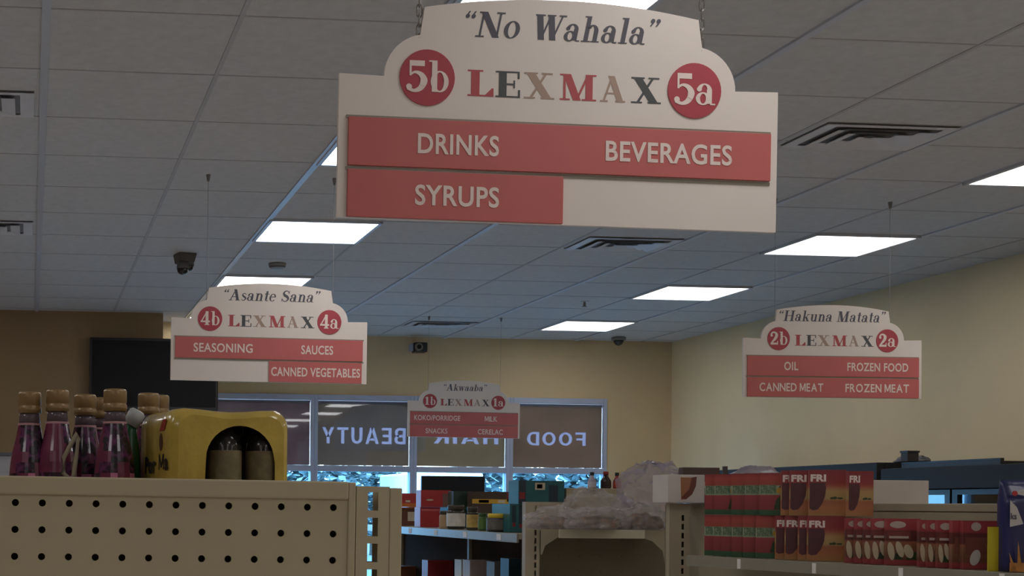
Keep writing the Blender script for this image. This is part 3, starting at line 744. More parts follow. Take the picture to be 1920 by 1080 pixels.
# ------------------------------------------------------------------ yellow shrink-wrapped bottle packs
M_yel = mat('yellow film', (196, 168, 74), .22, var=.14, scale=14, bump=.45, bscale=16, coat=.4)
M_orange = mat('red film stripe', (170, 52, 30), .25, var=.1)
M_pt = mat('film print black', (34, 26, 16), .5, var=.05)
M_malt = mat('dark malt glass', (22, 16, 12), .15, var=.1)
M_malab = mat('cream bottle label', (120, 108, 74), .5, var=.2, scale=60)
PW, PH, PD = .229, .246, .205
def film_pack(front=True):
    e = empty('bottle_pack', (0, 0, 0))
    m = MB(); n = 40
    def section(y, inset, sag):
        pts = []
        r = .030; X0, X1, H = inset, PW - inset, PH - inset * .9
        per = [(X0, 0), (X0, .05), (X0 - .001, .10), (X0, .16)]
        for i in range(7): a = PI - PI / 2 * i / 6; per.append((X0 + r + r * math.cos(a), H - r + r * math.sin(a)))
        for i in range(1, 6): t = i / 6; per.append((X0 + r + (X1 - X0 - 2 * r) * t, H - sag * math.sin(PI * t) ** 2))
        for i in range(7): a = PI / 2 - PI / 2 * i / 6; per.append((X1 - r + r * math.cos(a), H - r + r * math.sin(a)))
        per += [(X1, .16), (X1 + .001, .10), (X1, .05), (X1, 0)]
        return [(x, y, z) for x, z in per]
    ys = [(.0, .014, .006), (.006, .005, .006), (.018, .0, .005), (.06, -.001, .004), (.10, .001, .006), (.15, 0, .005), (.187, 0, .005), (.199, .005, .006), (PD, .014, .006)]
    secs = [section(*q) for q in ys]; N = len(secs[0]); vs = [p for q in secs for p in q]; fs = []; ms = []
    for k in range(len(secs) - 1):
        for i in range(N - 1): fs.append((k * N + i, k * N + i + 1, (k + 1) * N + i + 1, (k + 1) * N + i))
    m.add(vs, fs)
    # front and back end of the film with an arched hand hole
    for y, s in ((0., secs[0]), (PD, secs[-1])):
        a0, a1, zt = .066, .196, PH - .030
        hole = []
        for i in range(N):
            t = i / (N - 1)
            if t < .2: hole.append((a0 - .006 * (1 - t / .2), y, (zt - .06) * t / .2))
            elif t > .8: hole.append((a1 + .002, y, (zt - .06) * (1 - t) / .2))
            else: a = PI - PI * (t - .2) / .6; hole.append(((a0 + a1) / 2 + (a1 - a0) / 2 * math.cos(a), y, zt - .06 + .06 * math.sin(a)))
        m.add(list(s) + hole, [(i, i + 1, N + i + 1, N + i) if y > 0 else (i + 1, i, N + i, N + i + 1) for i in range(N - 1)])
    m.build('yellow_film', M_yel, e, smooth=True)
    m = MB(); lb = MB()
    for i in range(3):
        for j in range(3):
            c = (.040 + i * .0745, .038 + j * .065, 0)
            m.lathe([(.028, .002), (.031, .01), (.031, .180), (.027, .198), (.016, .208), (.0145, .218), (.0155, .219), (.0155, .227)], 18, c)
            lb.lathe([(.0315, .05), (.0315, .172)], 18, c, cap=False)
    b = m.build('bottles', M_malt, e, smooth=True); lb.build('bottle_labels', M_malab, b, smooth=True)
    b['kind'] = 'stuff'
    # print on the left side
    t = MB(); t.M = Matrix(((0, 1, 0, -.0016), (-1, 0, 0, PD), (0, 0, 1, 0), (0, 0, 0, 1)))
    t.flat(fit(sans('Por', .04), .05, .118, .130, .162), 0); t.flat(fit(sans('Ma', .04), .138, .192, .134, .164), 0)
    t.build('film_print', M_pt, e)
    t = MB(); t.M = Matrix(((0, 1, 0, -.0018), (-1, 0, 0, PD), (0, 0, 1, 0), (0, 0, 0, 1)))
    t.flat([ell(.15, .186, .010, .016, 16)], 0, 0); t.flat([[(.14, .206), (.17, .206), (.185, .226), (.16, .226)]], .0, 1)
    t.build('film_emblem', [mat('brown emblem', (92, 58, 26), .4), M_orange], e)
    return e
pk = film_pack()
p = at(321, 757, 2.55)
pz = SZ
rz = math.radians(12)
pk.location = (p.x, p.y, pz); pk.rotation_euler = (0, 0, rz)
tag(pk, 'yellow shrink wrapped bottle pack with an arched opening', 'bottle pack')

# ------------------------------------------------------------------ snack gondola along the depth, with end unit
XA, YA0, YA1 = 2.50, 7.20, 10.6
ZA = 1.421
e = tag(empty('gondola_shelf', (XA, YA0, 0)), 'cream gondola shelf of mixed jars and boxes in the middle', 'store shelf')
LA = YA1 - YA0
MB().box(.28, .30, 0, LA, .1, ZA - .02).build('back_panel', mat('dark back panel', (56, 42, 32), 1., var=.06, spec=.05), e)
for z in (ZA, 1.03, .62): 
    s = MB().box(.0, .60, 0, LA, z - .03, z - .002).build('shelf', M_gond2, e)
    MB().box(-.012, .0, 0, LA, z - .048, z).build('price_rail', M_rail, s, bevel=.002)
    for k in range(5): MB().box(-.0135, -.012, .25 + k * .6, .32 + k * .6, z - .04, z - .008).build('price_tag', mat('paper tag', (226, 222, 214), .6), s)
MB().box(0, .6, 0, LA, 0, .16).build('base_deck', M_gond2, e)
for y in (LA / 2, LA - .03): MB().box(.26, .32, y - .015, y + .015, 0, ZA).build('upright', M_gond2, e)
# end unit facing the aisle: two slotted uprights, a shelf carried by cut-corner brackets, dark panel
ZE = 1.452
YE = 6.98
u0 = atY(985, 960, YE); ex = lambda px: atY(px, 1000, YE).x - u0.x
e = tag(empty('end_shelf', (u0.x, YE, 0)), 'cream end shelf of the middle gondola heaped with clear plastic bags', 'store shelf')
zt = atY(1000, 941, YE).z
for a, b, sl in ((985, 1012, 1004),):
    m = MB(); zz = [zt - .045 - k * .0405 for k in range(36)]
    slotted(m, ex(a), ex(b), 0, zt, 0, .003, ex(sl), .011, [z for z in zz if z > .05], .027)
    m.box(ex(a), ex(a) + .003, .003, .05, 0, zt); m.box(ex(b) - .003, ex(b), .003, .05, 0, zt); m.box(ex(a), ex(b), .047, .05, 0, zt)
    m.build('upright', M_gond2, e)
MB().box(ex(1012), ex(1062), .01, .03, ZE, zt).build('back_board', M_gond2, e)
wd = ex(1246)
MB().box(ex(1012), wd, -.02, .16, ZE - .012, ZE).build('shelf', M_gond2, e)
MB().box(ex(1044), ex(1205), -.03, -.02, ZE - .048, ZE + .002).build('shelf_lip', mat('pale lip', (214, 206, 180), .4), e, bevel=.003)
br = [(ex(1012), ZE - .012), (ex(1012), ZE - .13), (ex(1014), ZE - .13), (ex(1020), ZE - .085), (ex(1046), ZE - .040), (ex(1046), ZE - .012)]
MB().prism(br, -.02, -.015).build('bracket', M_gond2, e)
br = [(wd, ZE - .012), (ex(1203), ZE - .012), (ex(1203), ZE - .045), (ex(1220), ZE - .06), (ex(1240), ZE - .11), (wd, ZE - .2)]
MB().prism(br, -.02, -.015).build('bracket', M_gond2, e)
m = MB(); m.box(ex(1012), wd + .13, .16, .17, .1, ZE - .012)
m.build('back_panel', M_dpanel, e)
m = MB()
for i in range(6):
    for j in range(4): m.prism(ell(ex(1030 + i * 40), 1.15 + j * .08, .004, .004, 8), .1585, .16)
m.build('panel_holes', M_gdark, e)
MB().box(0, wd, 0, .2, 0, .1).build('base_deck', M_gond2, e)

# ------------------------------------------------------------------ groceries on the middle gondola
def slant(px, X): return atX(px, 960, X).y        # depth at which a shelf line at X meets a pixel column
def carton(name, label, cat, px0, px1, pytop, Xc, z0, mats, depth=.14, rot=0., decals=None, group=None, bevel=.002, pybot=None):
    """a carton whose front left edge shows at px0 on a line at X=Xc"""
    a = atX(px0, 960, Xc); zc = (a - CAM).dot(FWD); wv = (px1 - px0) * zc / F / max(.3, math.cos(rot))
    z1 = at((px0 + px1) / 2, pytop, zc).z
    e = tag(empty(name, (a.x, a.y, z0), (0, 0, rot)), label, cat, group)
    m = MB().box(0, wv, 0, depth, 0, z1 - z0)
    if decals:
        for mi, q in decals: m.flat([[(x * wv, z * (z1 - z0)) for x, z in p] for p in q], -.0006, mi)
    m.build('carton', mats, e)
    return e, wv, z1 - z0
M_brown = mat('brown carton', (98, 52, 36), .5, var=.15, scale=12)
M_rcart = mat('red carton', (176, 44, 46), .4, var=.1, scale=9)
M_rdeep = mat('deep red carton', (140, 26, 34), .4, var=.1)
M_ylw = mat('yellow print', (208, 166, 44), .4, var=.08)
M_org = mat('orange print', (196, 106, 36), .4, var=.08)
M_cream = mat('cream print', (206, 196, 172), .5, var=.05)
M_dgreen = mat('dark green tin', (22, 48, 38), .4, var=.12)
M_teal = mat('teal carton', (26, 96, 100), .4, var=.15, scale=10)
M_tealdk = mat('teal print dark', (18, 48, 60), .4, var=.1)
XI = 2.56
carton('food_carton', 'brown carton with a pale label at the left end of the middle shelf', 'carton', 738, 787, 951, XI, ZA, [M_brown, M_cream, M_org],
       decals=[(1, [rect(.55, .25, .82, .75)]), (2, [rect(0, .92, 1, 1)])], group='groceries on the middle shelf')
carton('food_carton', 'small red carton with orange rim on top of the brown carton', 'carton', 740, 789, 925, XI, atX(760, 951, XI).z + .001, [M_rcart, M_org, M_cream],
       decals=[(1, [rect(0, 0, 1, .28)]), (2, [rect(.1, .34, .24, .5), rect(.42, .36, .6, .5)])], depth=.12, group='groceries on the middle shelf')
e_, w_, h_ = carton('food_carton', 'lower red carton beside the brown carton on the middle shelf', 'carton', 788, 826, 951, XI, ZA, [M_rcart, mat('pink print', (206, 104, 108), .4)],
       decals=[(1, [rect(.05, .82, .95, .9)])], group='groceries on the middle shelf')
carton('food_carton', 'larger red carton stacked upright above the lower red carton', 'carton', 789, 847, 919, XI, ZA + h_ + .001, [M_rcart, M_cream, mat('grey carton side', (120, 86, 76), .5)],
       decals=[(1, [ell(.3, .42, .12, .05, 14)]), (2, [rect(.72, 0, 1, .8)])], depth=.12, group='groceries on the middle shelf')
carton('tin', 'dark green tall tin standing behind the glass jars', 'tin', 850, 887, 921, 2.66, ZA, [M_dgreen, mat('green tin band', (40, 76, 56), .4)],
       decals=[(1, [rect(0, .5, 1, .58)])], depth=.12)
def jar(label, px, pytop, X, z0, rpx, lid, body, labm, lidh=.2, neck=False, cat='jar', name='jar'):
    a = atX(px, 960, X); zc = (a - CAM).dot(FWD); r = rpx * zc / F; H = at(px, pytop, zc).z - z0
    e = tag(empty(name, (a.x, a.y, z0)), label, cat, 'jars on the middle shelf')
    MB().lathe([(r * .9, 0), (r, .006), (r, H * .72), (r * .82, H * .8), (r * .82, H * (1 - lidh))], 24).build('body', body, e, smooth=True)
    MB().lathe([(r * 1.005 + .0005, H * .12), (r * 1.005 + .0005, H * .66)], 24, cap=False).build('label', labm, e, smooth=True)
    MB().lathe([(r * .9, H * (1 - lidh)), (r * .92, H * .97), (r * .86, H)], 24).build('lid', lid, e, smooth=True)
    return e
M_jarg = see_through('dark jar glass', (.5, .48, .46), (70, 66, 60), .3, .08)
M_lidd = mat('dull lid', (70, 62, 52), .4, .3)
jar('glass jar with white label in the middle of the shelf', 855, 947, 2.56, ZA, 17, M_lidd, M_jarg, mat('white jar label', (206, 200, 190), .5, var=.12, scale=30))
jar('glass jar with cream and yellow label beside the white labelled jar', 886, 950, 2.55, ZA, 11, M_lidd, M_jarg, mat('yellow jar label', (190, 160, 84), .5, var=.3, scale=18))
jar('cream jar squeezed between red cartons and white labelled jar', 832, 958, 2.56, ZA, 8, M_lidd, mat('cream jar', (170, 146, 112), .4), mat('cream jar label', (180, 150, 110), .5))
jar('small green jar in front of the yellow banded carton', 905, 962, 2.545, ZA, 8, mat('green lid', (50, 84, 34), .4), mat('green jar', (56, 92, 36), .4), mat('light green label', (84, 118, 52), .5))
e = jar('black tub with bright yellow lid at the right of the shelf', 934, 963, 2.55, ZA, 21, mat('yellow lid', (220, 190, 40), .4), mat('black tub', (26, 24, 28), .4), mat('tub label', (96, 92, 84), .5, var=.35, scale=20), lidh=.26)
carton('food_carton', 'brown carton with a yellow band, behind the yellow lidded tub', 'carton', 885, 966, 922, 2.74, ZA, [mat('dark brown carton', (66, 44, 30), .5, var=.1), M_ylw, M_rdeep, M_cream],
       decals=[(1, [rect(0, .68, 1, .80)]), (2, [rect(.82, .74, 1, .97)]), (3, [rect(.16, .70, .4, .78), rect(.62, .70, .78, .78)])], depth=.10, group='groceries on the middle shelf')
e_, w_, h_ = carton('food_carton', 'teal carton with dark bottle prints at the right end of the middle shelf', 'carton', 956, 1010, 945, 2.56, ZA, [M_teal, M_tealdk, M_rdeep],
       decals=[(1, [rect(.08, .35, .22, .95), rect(.32, .3, .46, .95), rect(.58, .35, .7, .95)]), (2, [rect(.1, .2, .2, .34), rect(.34, .16, .44, .3)])], depth=.3, group='groceries on the middle shelf')
carton('food_carton', 'teal carton with a white sticker stacked above the end shelf', 'carton', 972, 1060, 901, 2.60, ZA + h_ + .001, [M_teal, M_cream, M_rdeep, M_tealdk],
       decals=[(3, [rect(0, 0, .16, 1), rect(.66, .1, .86, .8)]), (1, [rect(.36, .6, .58, .9)]), (2, [rect(.40, .66, .52, .84), rect(.02, .2, .14, .5)])], depth=.16, group='groceries on the middle shelf', bevel=.01)
ZL = 1.03
for (a, b, py, mm, l) in ((735, 800, 1062, mat('orange brown carton', (128, 70, 40), .5), 'orange brown carton on the lower middle shelf'), (803, 852, 1051, M_rdeep, 'dark red carton on the lower middle shelf'),
                          (866, 880, 1050, M_cream, 'narrow cream carton on the lower middle shelf'), (882, 922, 1051, mat('white red carton', (178, 160, 152), .5), 'white and red carton on the lower middle shelf'),
                          (928, 952, 1054, mat('grey carton', (110, 104, 100), .5), 'grey carton on the lower middle shelf'), (955, 984, 1048, M_tealdk, 'dark blue carton at the right of the lower middle shelf')):
    carton('food_carton', l, 'carton', a, b, py, 2.60, ZL, [mm, M_rcart], decals=[(1, [rect(.05, .1, .95, .55)])] if 'white' in l or 'cream' in l else None, group='groceries on the lower middle shelf')

# ------------------------------------------------------------------ clear plastic bags
M_bag = see_through('clear crumpled plastic', (.90, .88, .86), (228, 224, 222), .76, .07, bump=.25, bscale=34)
M_bag2 = see_through('lilac crumpled plastic', (.88, .86, .89), (212, 204, 214), .70, .09, bump=.25, bscale=26)
M_fish = blotchy('dried brown food', (84, 58, 40), (150, 116, 88), 22, .5, .5, 'noise', 0)
def blob(rx, ry, rz, amp, seed, n=64, crease=7.):
    vs, fs = [], []; N = n * 2
    for i in range(n + 1):
        th = PI * i / n
        for j in range(N):
            ph = 2 * PI * j / N; d = Vector((math.sin(th) * math.cos(ph), math.sin(th) * math.sin(ph), math.cos(th)))
            q = d * crease * .35 + Vector((seed * 3.1, seed, 0))
            k = 1 + amp * (noise.noise(q) * 1.0 + .6 * (1 - abs(noise.noise(q * 2.3)) * 3) * .5 + .3 * (1 - abs(noise.noise(q * 4.6)) * 3) * .5 + .2 * (1 - abs(noise.noise(q * 9.5)) * 3) * .4)
            v = Vector((d.x * rx * k, d.y * ry * k, d.z * rz * k))
            v.z = max(v.z, -rz * .62)
            vs.append((v.x, v.y, v.z + rz * .62))
    for i in range(n):
        for j in range(N):
            j2 = (j + 1) % N; fs.append((i * N + j, (i + 1) * N + j, (i + 1) * N + j2, i * N + j2))
    return vs, fs
def bag(label, x0, x1, ytop, ybot, zc, z0, seed, m, ry=.1, fill=.5, amp=.28, tilt=0.):
    c = at((x0 + x1) / 2, (ytop + ybot) / 2, zc); rx = (x1 - x0) / 2 * zc / F; h = (at(x0, ytop, zc).z - z0)
    e = tag(empty('plastic_bag', (c.x, c.y, z0)), label, 'plastic bag', 'clear plastic bags on the end shelf')
    vs, fs = blob(rx * .95, ry, h / 1.68, amp, seed, 21)
    rnd = random.Random(seed); jx = rx * .05
    vs = [(x + rnd.uniform(-jx, jx), y_ + rnd.uniform(-jx, jx), max(0, z + rnd.uniform(-jx, jx))) for x, y_, z in vs]
    MB().add(vs, fs).build('bag_film', m, e, smooth=False)
    if fill:
        vs, fs = blob(rx * .80, ry * .75, h / 1.7 * fill, .3, seed + 5, 24)
        MB().add(vs, fs).build('contents', M_fish, e, smooth=True)
    # gathered end of the bag
    vs, fs = blob(rx * .3, ry * .4, h * .28, .4, seed + 9, 14)
    k = MB(); k.M = Matrix.Translation((-rx * .8, -.02, .004)); k.add(vs, fs); k.build('gathered_end', m, e, smooth=True)
    return e
bag('clear plastic bag of brown dried food at the left end of the end shelf', 988, 1092, 948, 990, 6.95, ZE, 1.3, M_bag, .07, .55)
bag('clear plastic bag of brown dried food in the middle of the end shelf', 1060, 1175, 950, 993, 6.90, ZE, 2.7, M_bag, .07, .6)
bag('clear plastic bag of brown dried food against the right upright of the end shelf', 1160, 1248, 944, 993, 6.93, ZE, 4.1, M_bag, .07, .6)
bag('clear plastic bag heaped behind, below the red capped bottles', 1050, 1170, 917, 960, 7.16, ZE, 6.2, M_bag, .07, .45)
bag('large lilac grey plastic bag heaped highest beside the white crescent carton', 1150, 1300, 867, 955, 7.28, ZE, 8.8, M_bag2, .12, 0, .22)
# bottles on a carton behind the bags
c0 = at(1062, 915, 7.75); c1 = at(1168, 915, 7.75)
e = tag(empty('cardboard_box', (c0.x, c0.y, ZA)), 'beige cardboard box behind the plastic bags, under the red sauce bottles', 'cardboard box')
MB().box(0, c1.x - c0.x, 0, .16, 0, c0.z - ZA).build('box_body', mat('beige cardboard', (186, 170, 138), .7), e, bevel=.002)
MB().box(0, c1.x - c0.x, -.001, .0, (c0.z - ZA) - .05, (c0.z - ZA) - .03).build('tape', M_cream, e)
ztray = c0.z
def sauce(px, pytop, cap, body, lab, label, r=.022):
    p = at(px, pytop, 7.81); H = p.z - ztray
    e = tag(empty('sauce_bottle', (p.x, p.y, ztray)), label, 'sauce bottle', 'sauce bottles behind the plastic bags')
    MB().lathe([(r * .92, 0), (r, .004), (r, H * .45), (r * .5, H * .68), (r * .42, H * .82)], 20).build('body', body, e, smooth=True)
    MB().lathe([(r * 1.02, H * .08), (r * 1.02, H * .40)], 20, cap=False).build('label', lab, e, smooth=True)
    MB().lathe([(r * .52, H * .80), (r * .52, H * .98), (r * .45, H)], 16).build('cap', cap, e, smooth=True)
M_dcap = mat('dark green cap', (24, 42, 36), .4)
M_sred = mat('red sauce', (150, 36, 22), .3); M_sdark = mat('dark sauce', (42, 16, 16), .25)
sauce(1110, 885, M_dcap, mat('clear pale bottle', (180, 172, 186), .25), mat('pale label', (200, 196, 206), .5), 'pale sauce bottle with dark cap, leftmost behind the plastic bags')
sauce(1136, 884, M_sred, M_sdark, M_sdark, 'dark sauce bottle with red cap behind the plastic bags', .028)
sauce(1157, 886, M_dcap, M_sred, mat('orange label', (190, 70, 30), .5), 'red sauce bottle with dark cap, rightmost behind the plastic bags')

# ------------------------------------------------------------------ right gondola with rows of food cartons
L0 = at(1292, 1041, 6.30); L1 = at(1878, 1073, 4.80)
dv = Vector((L1.x - L0.x, L1.y - L0.y, 0)).normalized(); nv = Vector((-dv.y, dv.x, 0))
ZC = L0.z
ang = math.atan2(dv.y, dv.x)
e = tag(empty('gondola_shelf', (L0.x, L0.y, 0), (0, 0, ang)), 'cream gondola shelf with rows of red food cartons, lower right', 'store shelf')
LN, DP = 2.15, .25
MB().box(-.36, LN, DP, DP + .03, .1, 1.58).build('back_panel', M_gond2, e)
MB().box(.0, LN, DP - .012, DP + .06, 1.552, 1.582).build('top_rail', M_gond2, e, bevel=.003)
MB().box(.0, LN, DP - .007, DP, 1.520, 1.550).build('lower_rail', M_gond2, e, bevel=.002)
for z in (ZC, .95, .55):
    s = MB().box(0, LN, 0, DP, z - .03, z - .002).build('shelf', M_gond2, e)
    MB().box(-.002, LN, -.012, 0, z - .046, z).build('price_rail', M_rail, s, bevel=.002)
    for k in range(4): MB().box(.32 + k * .42, .34 + k * .42, -.0135, -.012, z - .044, z - .004).build('price_tag', mat('paper tag', (226, 222, 214), .6), s)
MB().box(0, LN, DP + .03, .62, 1.50, 1.53).build('rear_shelf', M_gond2, e)
MB().box(-.29, .02, DP, DP + .34, 1.56, 1.582).build('end_cap_board', M_gond2, e)
MB().box(-.29, LN, 0, .62, 0, .12).build('base_deck', M_gond2, e)
MB().box(-.27, -.25, DP + .03, DP + .3, .12, 1.56).build('end_panel', M_gond2, e)
# its slotted end upright faces the camera
YU = 6.40
ux = lambda px: atY(px, 1000, YU).x
u = tag(empty('shelf_upright', (ux(1246), YU, 0)), 'slotted cream shelf upright between plastic bags and red cartons', 'shelf upright')
m = MB(); a = lambda px: ux(px) - ux(1246)
slotted(m, 0, a(1284), 0, 1.572, -.05, .003, a(1271), .012, [1.50 - k * .0405 for k in range(35)], .026)
m.box(0, .003, -.047, -.01, 0, 1.572); m.box(a(1284) - .003, a(1284), -.047, -.01, 0, 1.572)
m.build('upright_channel', M_gond2, u)
MB().box(0, a(1284), -.05, -.01, 1.572, 1.58).build('upright_cap', M_gond2, u)
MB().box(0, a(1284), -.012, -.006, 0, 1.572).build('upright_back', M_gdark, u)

def online(px, off):               # where a pixel column meets a line parallel to the shelf edge
    d = ray(px, 1000); d = Vector((d.x, d.y)); P = Vector((L0.x + nv.x * off, L0.y + nv.y * off))
    # P + t dv = s d
    det = dv.x * -d.y + d.x * dv.y
    t = (-P.x * -d.y - d.x * -P.y * -1) if False else 0
    # solve [dv, -d] [t, s] = -P
    D = dv.x * (-d.y) - (-d.x) * dv.y
    t = (-P.x * (-d.y) - (-d.x) * (-P.y)) / D
    return Vector((P.x + dv.x * t, P.y + dv.y * t))
CW, CH, CD = .125, .178, .034
GRC = 'red food cartons on the right shelf'
# carton kinds -----------------------------------------------------------------
M_fufu = banded('red and green printed carton', [(.0, (30, 92, 50)), (.12, (34, 96, 52)), (.15, (150, 30, 40)), (.48, (170, 36, 46)), (.50, (150, 168, 130)), (.70, (160, 176, 138)), (.73, (176, 58, 36)), (.92, (186, 52, 40)), (1., (150, 34, 36))])
M_frin = blotchy('green smudged print', (66, 100, 72), (136, 150, 122), 110, .4, .5, 'noise', .1)
M_veg = mat('dark leaf print', (40, 62, 26), .4, var=.4, scale=40)
M_ypep = mat('yellow pepper print', (188, 150, 40), .4)
M_sunset = banded('sunset printed carton', [(0., (176, 122, 40)), (.2, (190, 108, 40)), (.34, (178, 92, 40)), (.40, (186, 150, 72)), (.56, (196, 150, 70)), (.68, (180, 70, 46)), (.74, (164, 34, 36)), (1., (150, 28, 34))], .04)
M_yam = mat('purple brown root print', (84, 38, 42), .45, var=.15, scale=20)
M_side = mat('carton side buff', (160, 142, 124), .5, var=.06)
M_coco = banded('red and orange printed carton', [(0., (150, 30, 38)), (.1, (170, 36, 44)), (.16, (120, 58, 30)), (.4, (140, 80, 40)), (.5, (168, 84, 44)), (.54, (96, 22, 22)), (.74, (112, 34, 30)), (.78, (172, 30, 44)), (1., (176, 34, 46))])
M_leaf = mat('cream grain print', (206, 190, 160), .5, var=.08)
M_oval = mat('pale oval emblem', (190, 172, 160), .5, var=.1)
M_plank = mat('plank print', (122, 46, 40), .5, var=.2)
M_egg = mat('white egg print', (206, 196, 190), .4, var=.04)
def box_mesh(kind):
    m = MB(); k = {'fufu': 0, 'fri': 1, 'coco': 2, 'nut': 3}[kind]
    m.box(0, CW, 0, CD, 0, CH)
    S = lambda q: [[(x * CW, z * CH) for x, z in p] for p in q]
    if kind == 'fufu':
        mats = [M_fufu, M_frin, M_veg, M_ypep, M_side]
        m.flat(S([rect(.04, .51, .60, .71)]), -.0006, 1)
        m.flat(S([[(.52, .14), (.98, .13), (.98, .46), (.8, .5), (.6, .36)], [(.6, .55), (.74, .70), (.88, .82), (.80, .64), (.70, .52)]]), -.0009, 2)
        m.flat(S([ell(.72, .58, .12, .07, 14)]), -.0012, 3)
    elif kind == 'fri':
        mats = [M_sunset, M_yam, M_let, M_veg, M_side]
        m.flat(S([[(.02, .16), (.10, .12), (.24, .14), (.36, .26), (.44, .44), (.46, .60), (.44, .72), (.02, .72)]]), -.0006, 1)
        m.flat(fit(sans('FRI', .05), .04 * CW, .46 * CW, .745 * CH, .90 * CH), -.0008, 2)
        m.flat(S([ell(.62, .385, .05, .022, 10), ell(.70, .392, .06, .03, 10), ell(.84, .385, .08, .02, 10)]), -.0008, 3)
    elif kind == 'coco':
        mats = [M_coco, M_oval, M_leaf, M_plank, M_side, M_veg]
        m.flat(S([ell(.34, .87, .24, .075, 20)]), -.0006, 1)
        m.flat(S([rect(.04, .56, .72, .72)]), -.0006, 3); m.flat(S([rect(.08, .575, .66, .625)]), -.0009, 1)
        m.flat(S([ell(.14, .30, .10, .20, 18, .25), ell(.40, .34, .10, .19, 18, .5), ell(.66, .30, .12, .17, 18, .75)]), -.0009, 2)
        m.flat(S([[(.2, .12), (.5, .12), (.42, .24), (.28, .26)], [(.55, .12), (.95, .12), (.9, .3), (.75, .24)]]), -.0007, 5)
    else:
        mats = [M_coco, M_oval, M_egg, mat('brown kernel print', (120, 62, 48), .4, var=.2), M_side]
        m.flat(S([ell(.36, .88, .14, .09, 20)]), -.0006, 1); m.flat(S([rect(.06, .3, .66, .66)]), -.0006, 3); m.flat(S([ell(.34, .24, .18, .13, 20, .9)]), -.0009, 2)
    # buff narrow sides
    m.add([(CW + .0005, 0, 0), (CW + .0005, CD, 0), (CW + .0005, CD, CH), (CW + .0005, 0, CH)], [(0, 1, 2, 3)], 4)
    me = m.build('food_carton', mats)
    return me
KINDS = {}
def place(kind, px, z, label, turn, off=.08, sx=1., sz=1.):
    if kind not in KINDS: o = KINDS[kind] = box_mesh(kind)
    else: o = KINDS[kind].copy(); COL.objects.link(o)
    p = online(px, off); o.location = (p.x, p.y, z); o.rotation_euler = (0, 0, turn); o.scale = (sx, 1, sz)
    tag(o, label, 'food carton', GRC)
    return o
TU = -math.radians(30)
ordn = ['first', 'second', 'third', 'fourth', 'fifth', 'sixth']
for k, px in enumerate((1321, 1337, 1353, 1372, 1393, 1417)):
    place('fufu', px, ZC, 'red and green carton on the right shelf, lower row, %s from the left' % ordn[k], TU * (1 if k < 3 else .9), .075, .86)
for k, px in enumerate((1454, 1472, 1497, 1514)):
    place('fri', px, ZC, 'sunset carton with purple root print, lower row of the right shelf, %s from left' % ordn[k], TU * .8, .075, 1.1 if k == 3 else 1.0)
for k, px in enumerate((1585, 1602, 1619, 1634)):
    place('coco', px, ZC, 'red carton with grain print, lower row, %s in the group right of the sunset cartons' % ordn[k], TU * .8, .075, .8, .97)
place('coco', 1662, ZC, 'red carton with single pale oval, alone left of the dark gap', TU * .6, .075, .92, .97)
for k, px in enumerate((1724, 1739, 1758)):
    place('coco', px, ZC, 'red carton with grain print, right of the dark gap, %s from the left' % ordn[k], TU * .6, .075, .64 if k < 2 else .62, .95)
for k, px in enumerate((1786, 1806)):
    place('nut', px, ZC, 'red carton with white egg print at the right end of the shelf, %s' % ('partly covered' if k == 0 else 'uncovered'), TU * .5, .07, .92, .95)
ZU = ZC + CH + .001
for k, px in enumerate((1321, 1339, 1371, 1396, 1423)):
    place('fufu', px, ZU, 'red and green carton in the upper row of the right shelf, %s from the left' % ordn[k], TU, .08, .86, .99)
for k, px in enumerate((1464, 1480, 1516, 1590)):
    place('fri', px, ZU, 'sunset carton with purple root print, upper row of the right shelf, %s from left' % ordn[k], TU * (.8 if k < 3 else .5), .08, 1.08 if k < 3 else .72, 1.03 if k < 3 else .98)
p = online(1853, .01)
q = tag(MB().box(0, .037, 0, .004, 0, .150).build('shelf_card', mat('yellow card', (204, 186, 26), .5, var=.06)), 'tall yellow card at the end of the right shelf', 'card')
q.location = (p.x, p.y, ZC); q.rotation_euler = (0, 0, 0)
# blue bag of flour at the end of the shelf
p = online(1892, .03)
e = tag(empty('flour_bag', (p.x, p.y, ZC + .001), (0, 0, -.05)), 'dark blue paper bag with wheat print at the right edge of the photo', 'bag')
M_blue = mat('blue paper bag', (22, 30, 92), .3, var=.12, bump=.3, bscale=14, coat=.3)
bw, bh = .17, .307
m = MB(); vs = []; fs = []; NX, NZ = 12, 16
for z in range(NZ + 1):
    for i in range(NX * 2):
        t = i / (NX * 2) * 2 * PI; zz = z / NZ; thick = .032 * (1 - .75 * max(0, (zz - .75) / .25))
        se = lambda v, k=.45: math.copysign(abs(v) ** k, v)
        vs.append((bw / 2 + bw / 2 * se(math.cos(t)), .05 + thick * se(math.sin(t)), zz * bh))
N2 = NX * 2
for z in range(NZ):
    for i in range(N2): fs.append((z * N2 + i, z * N2 + (i + 1) % N2, (z + 1) * N2 + (i + 1) % N2, (z + 1) * N2 + i))
fs += [tuple(range(N2 - 1, -1, -1)), tuple(NZ * N2 + i for i in range(N2))]
m.add(vs, fs); m.build('bag_paper', M_blue, e, smooth=True)
pr = MB(); ks = 1 / 4.62 ** -1 / F
yb = .002
pr.flat([[(-.0 + .004, .15), (.05, .16), (.028, .215), (.004, .24)]], yb, 0)
pr.flat([ell(.02, .262, .01, .009, 14)], yb, 2); pr.flat([ell(.058, .265, .03, .010, 14)], yb, 0)
for k, (dx, lean) in enumerate(((.0, -.02), (.018, -.008), (.034, .004), (.05, .02), (.064, .034))):
    pr.flat([[(.012 + dx, .0), (.03 + dx, .0), (.022 + dx + lean, .055 + .05 * (1 if k == 1 else .2))]], yb - .0006 * k, 1)
pr.flat([rect(.004, .0, .1, .03)], yb, 1)
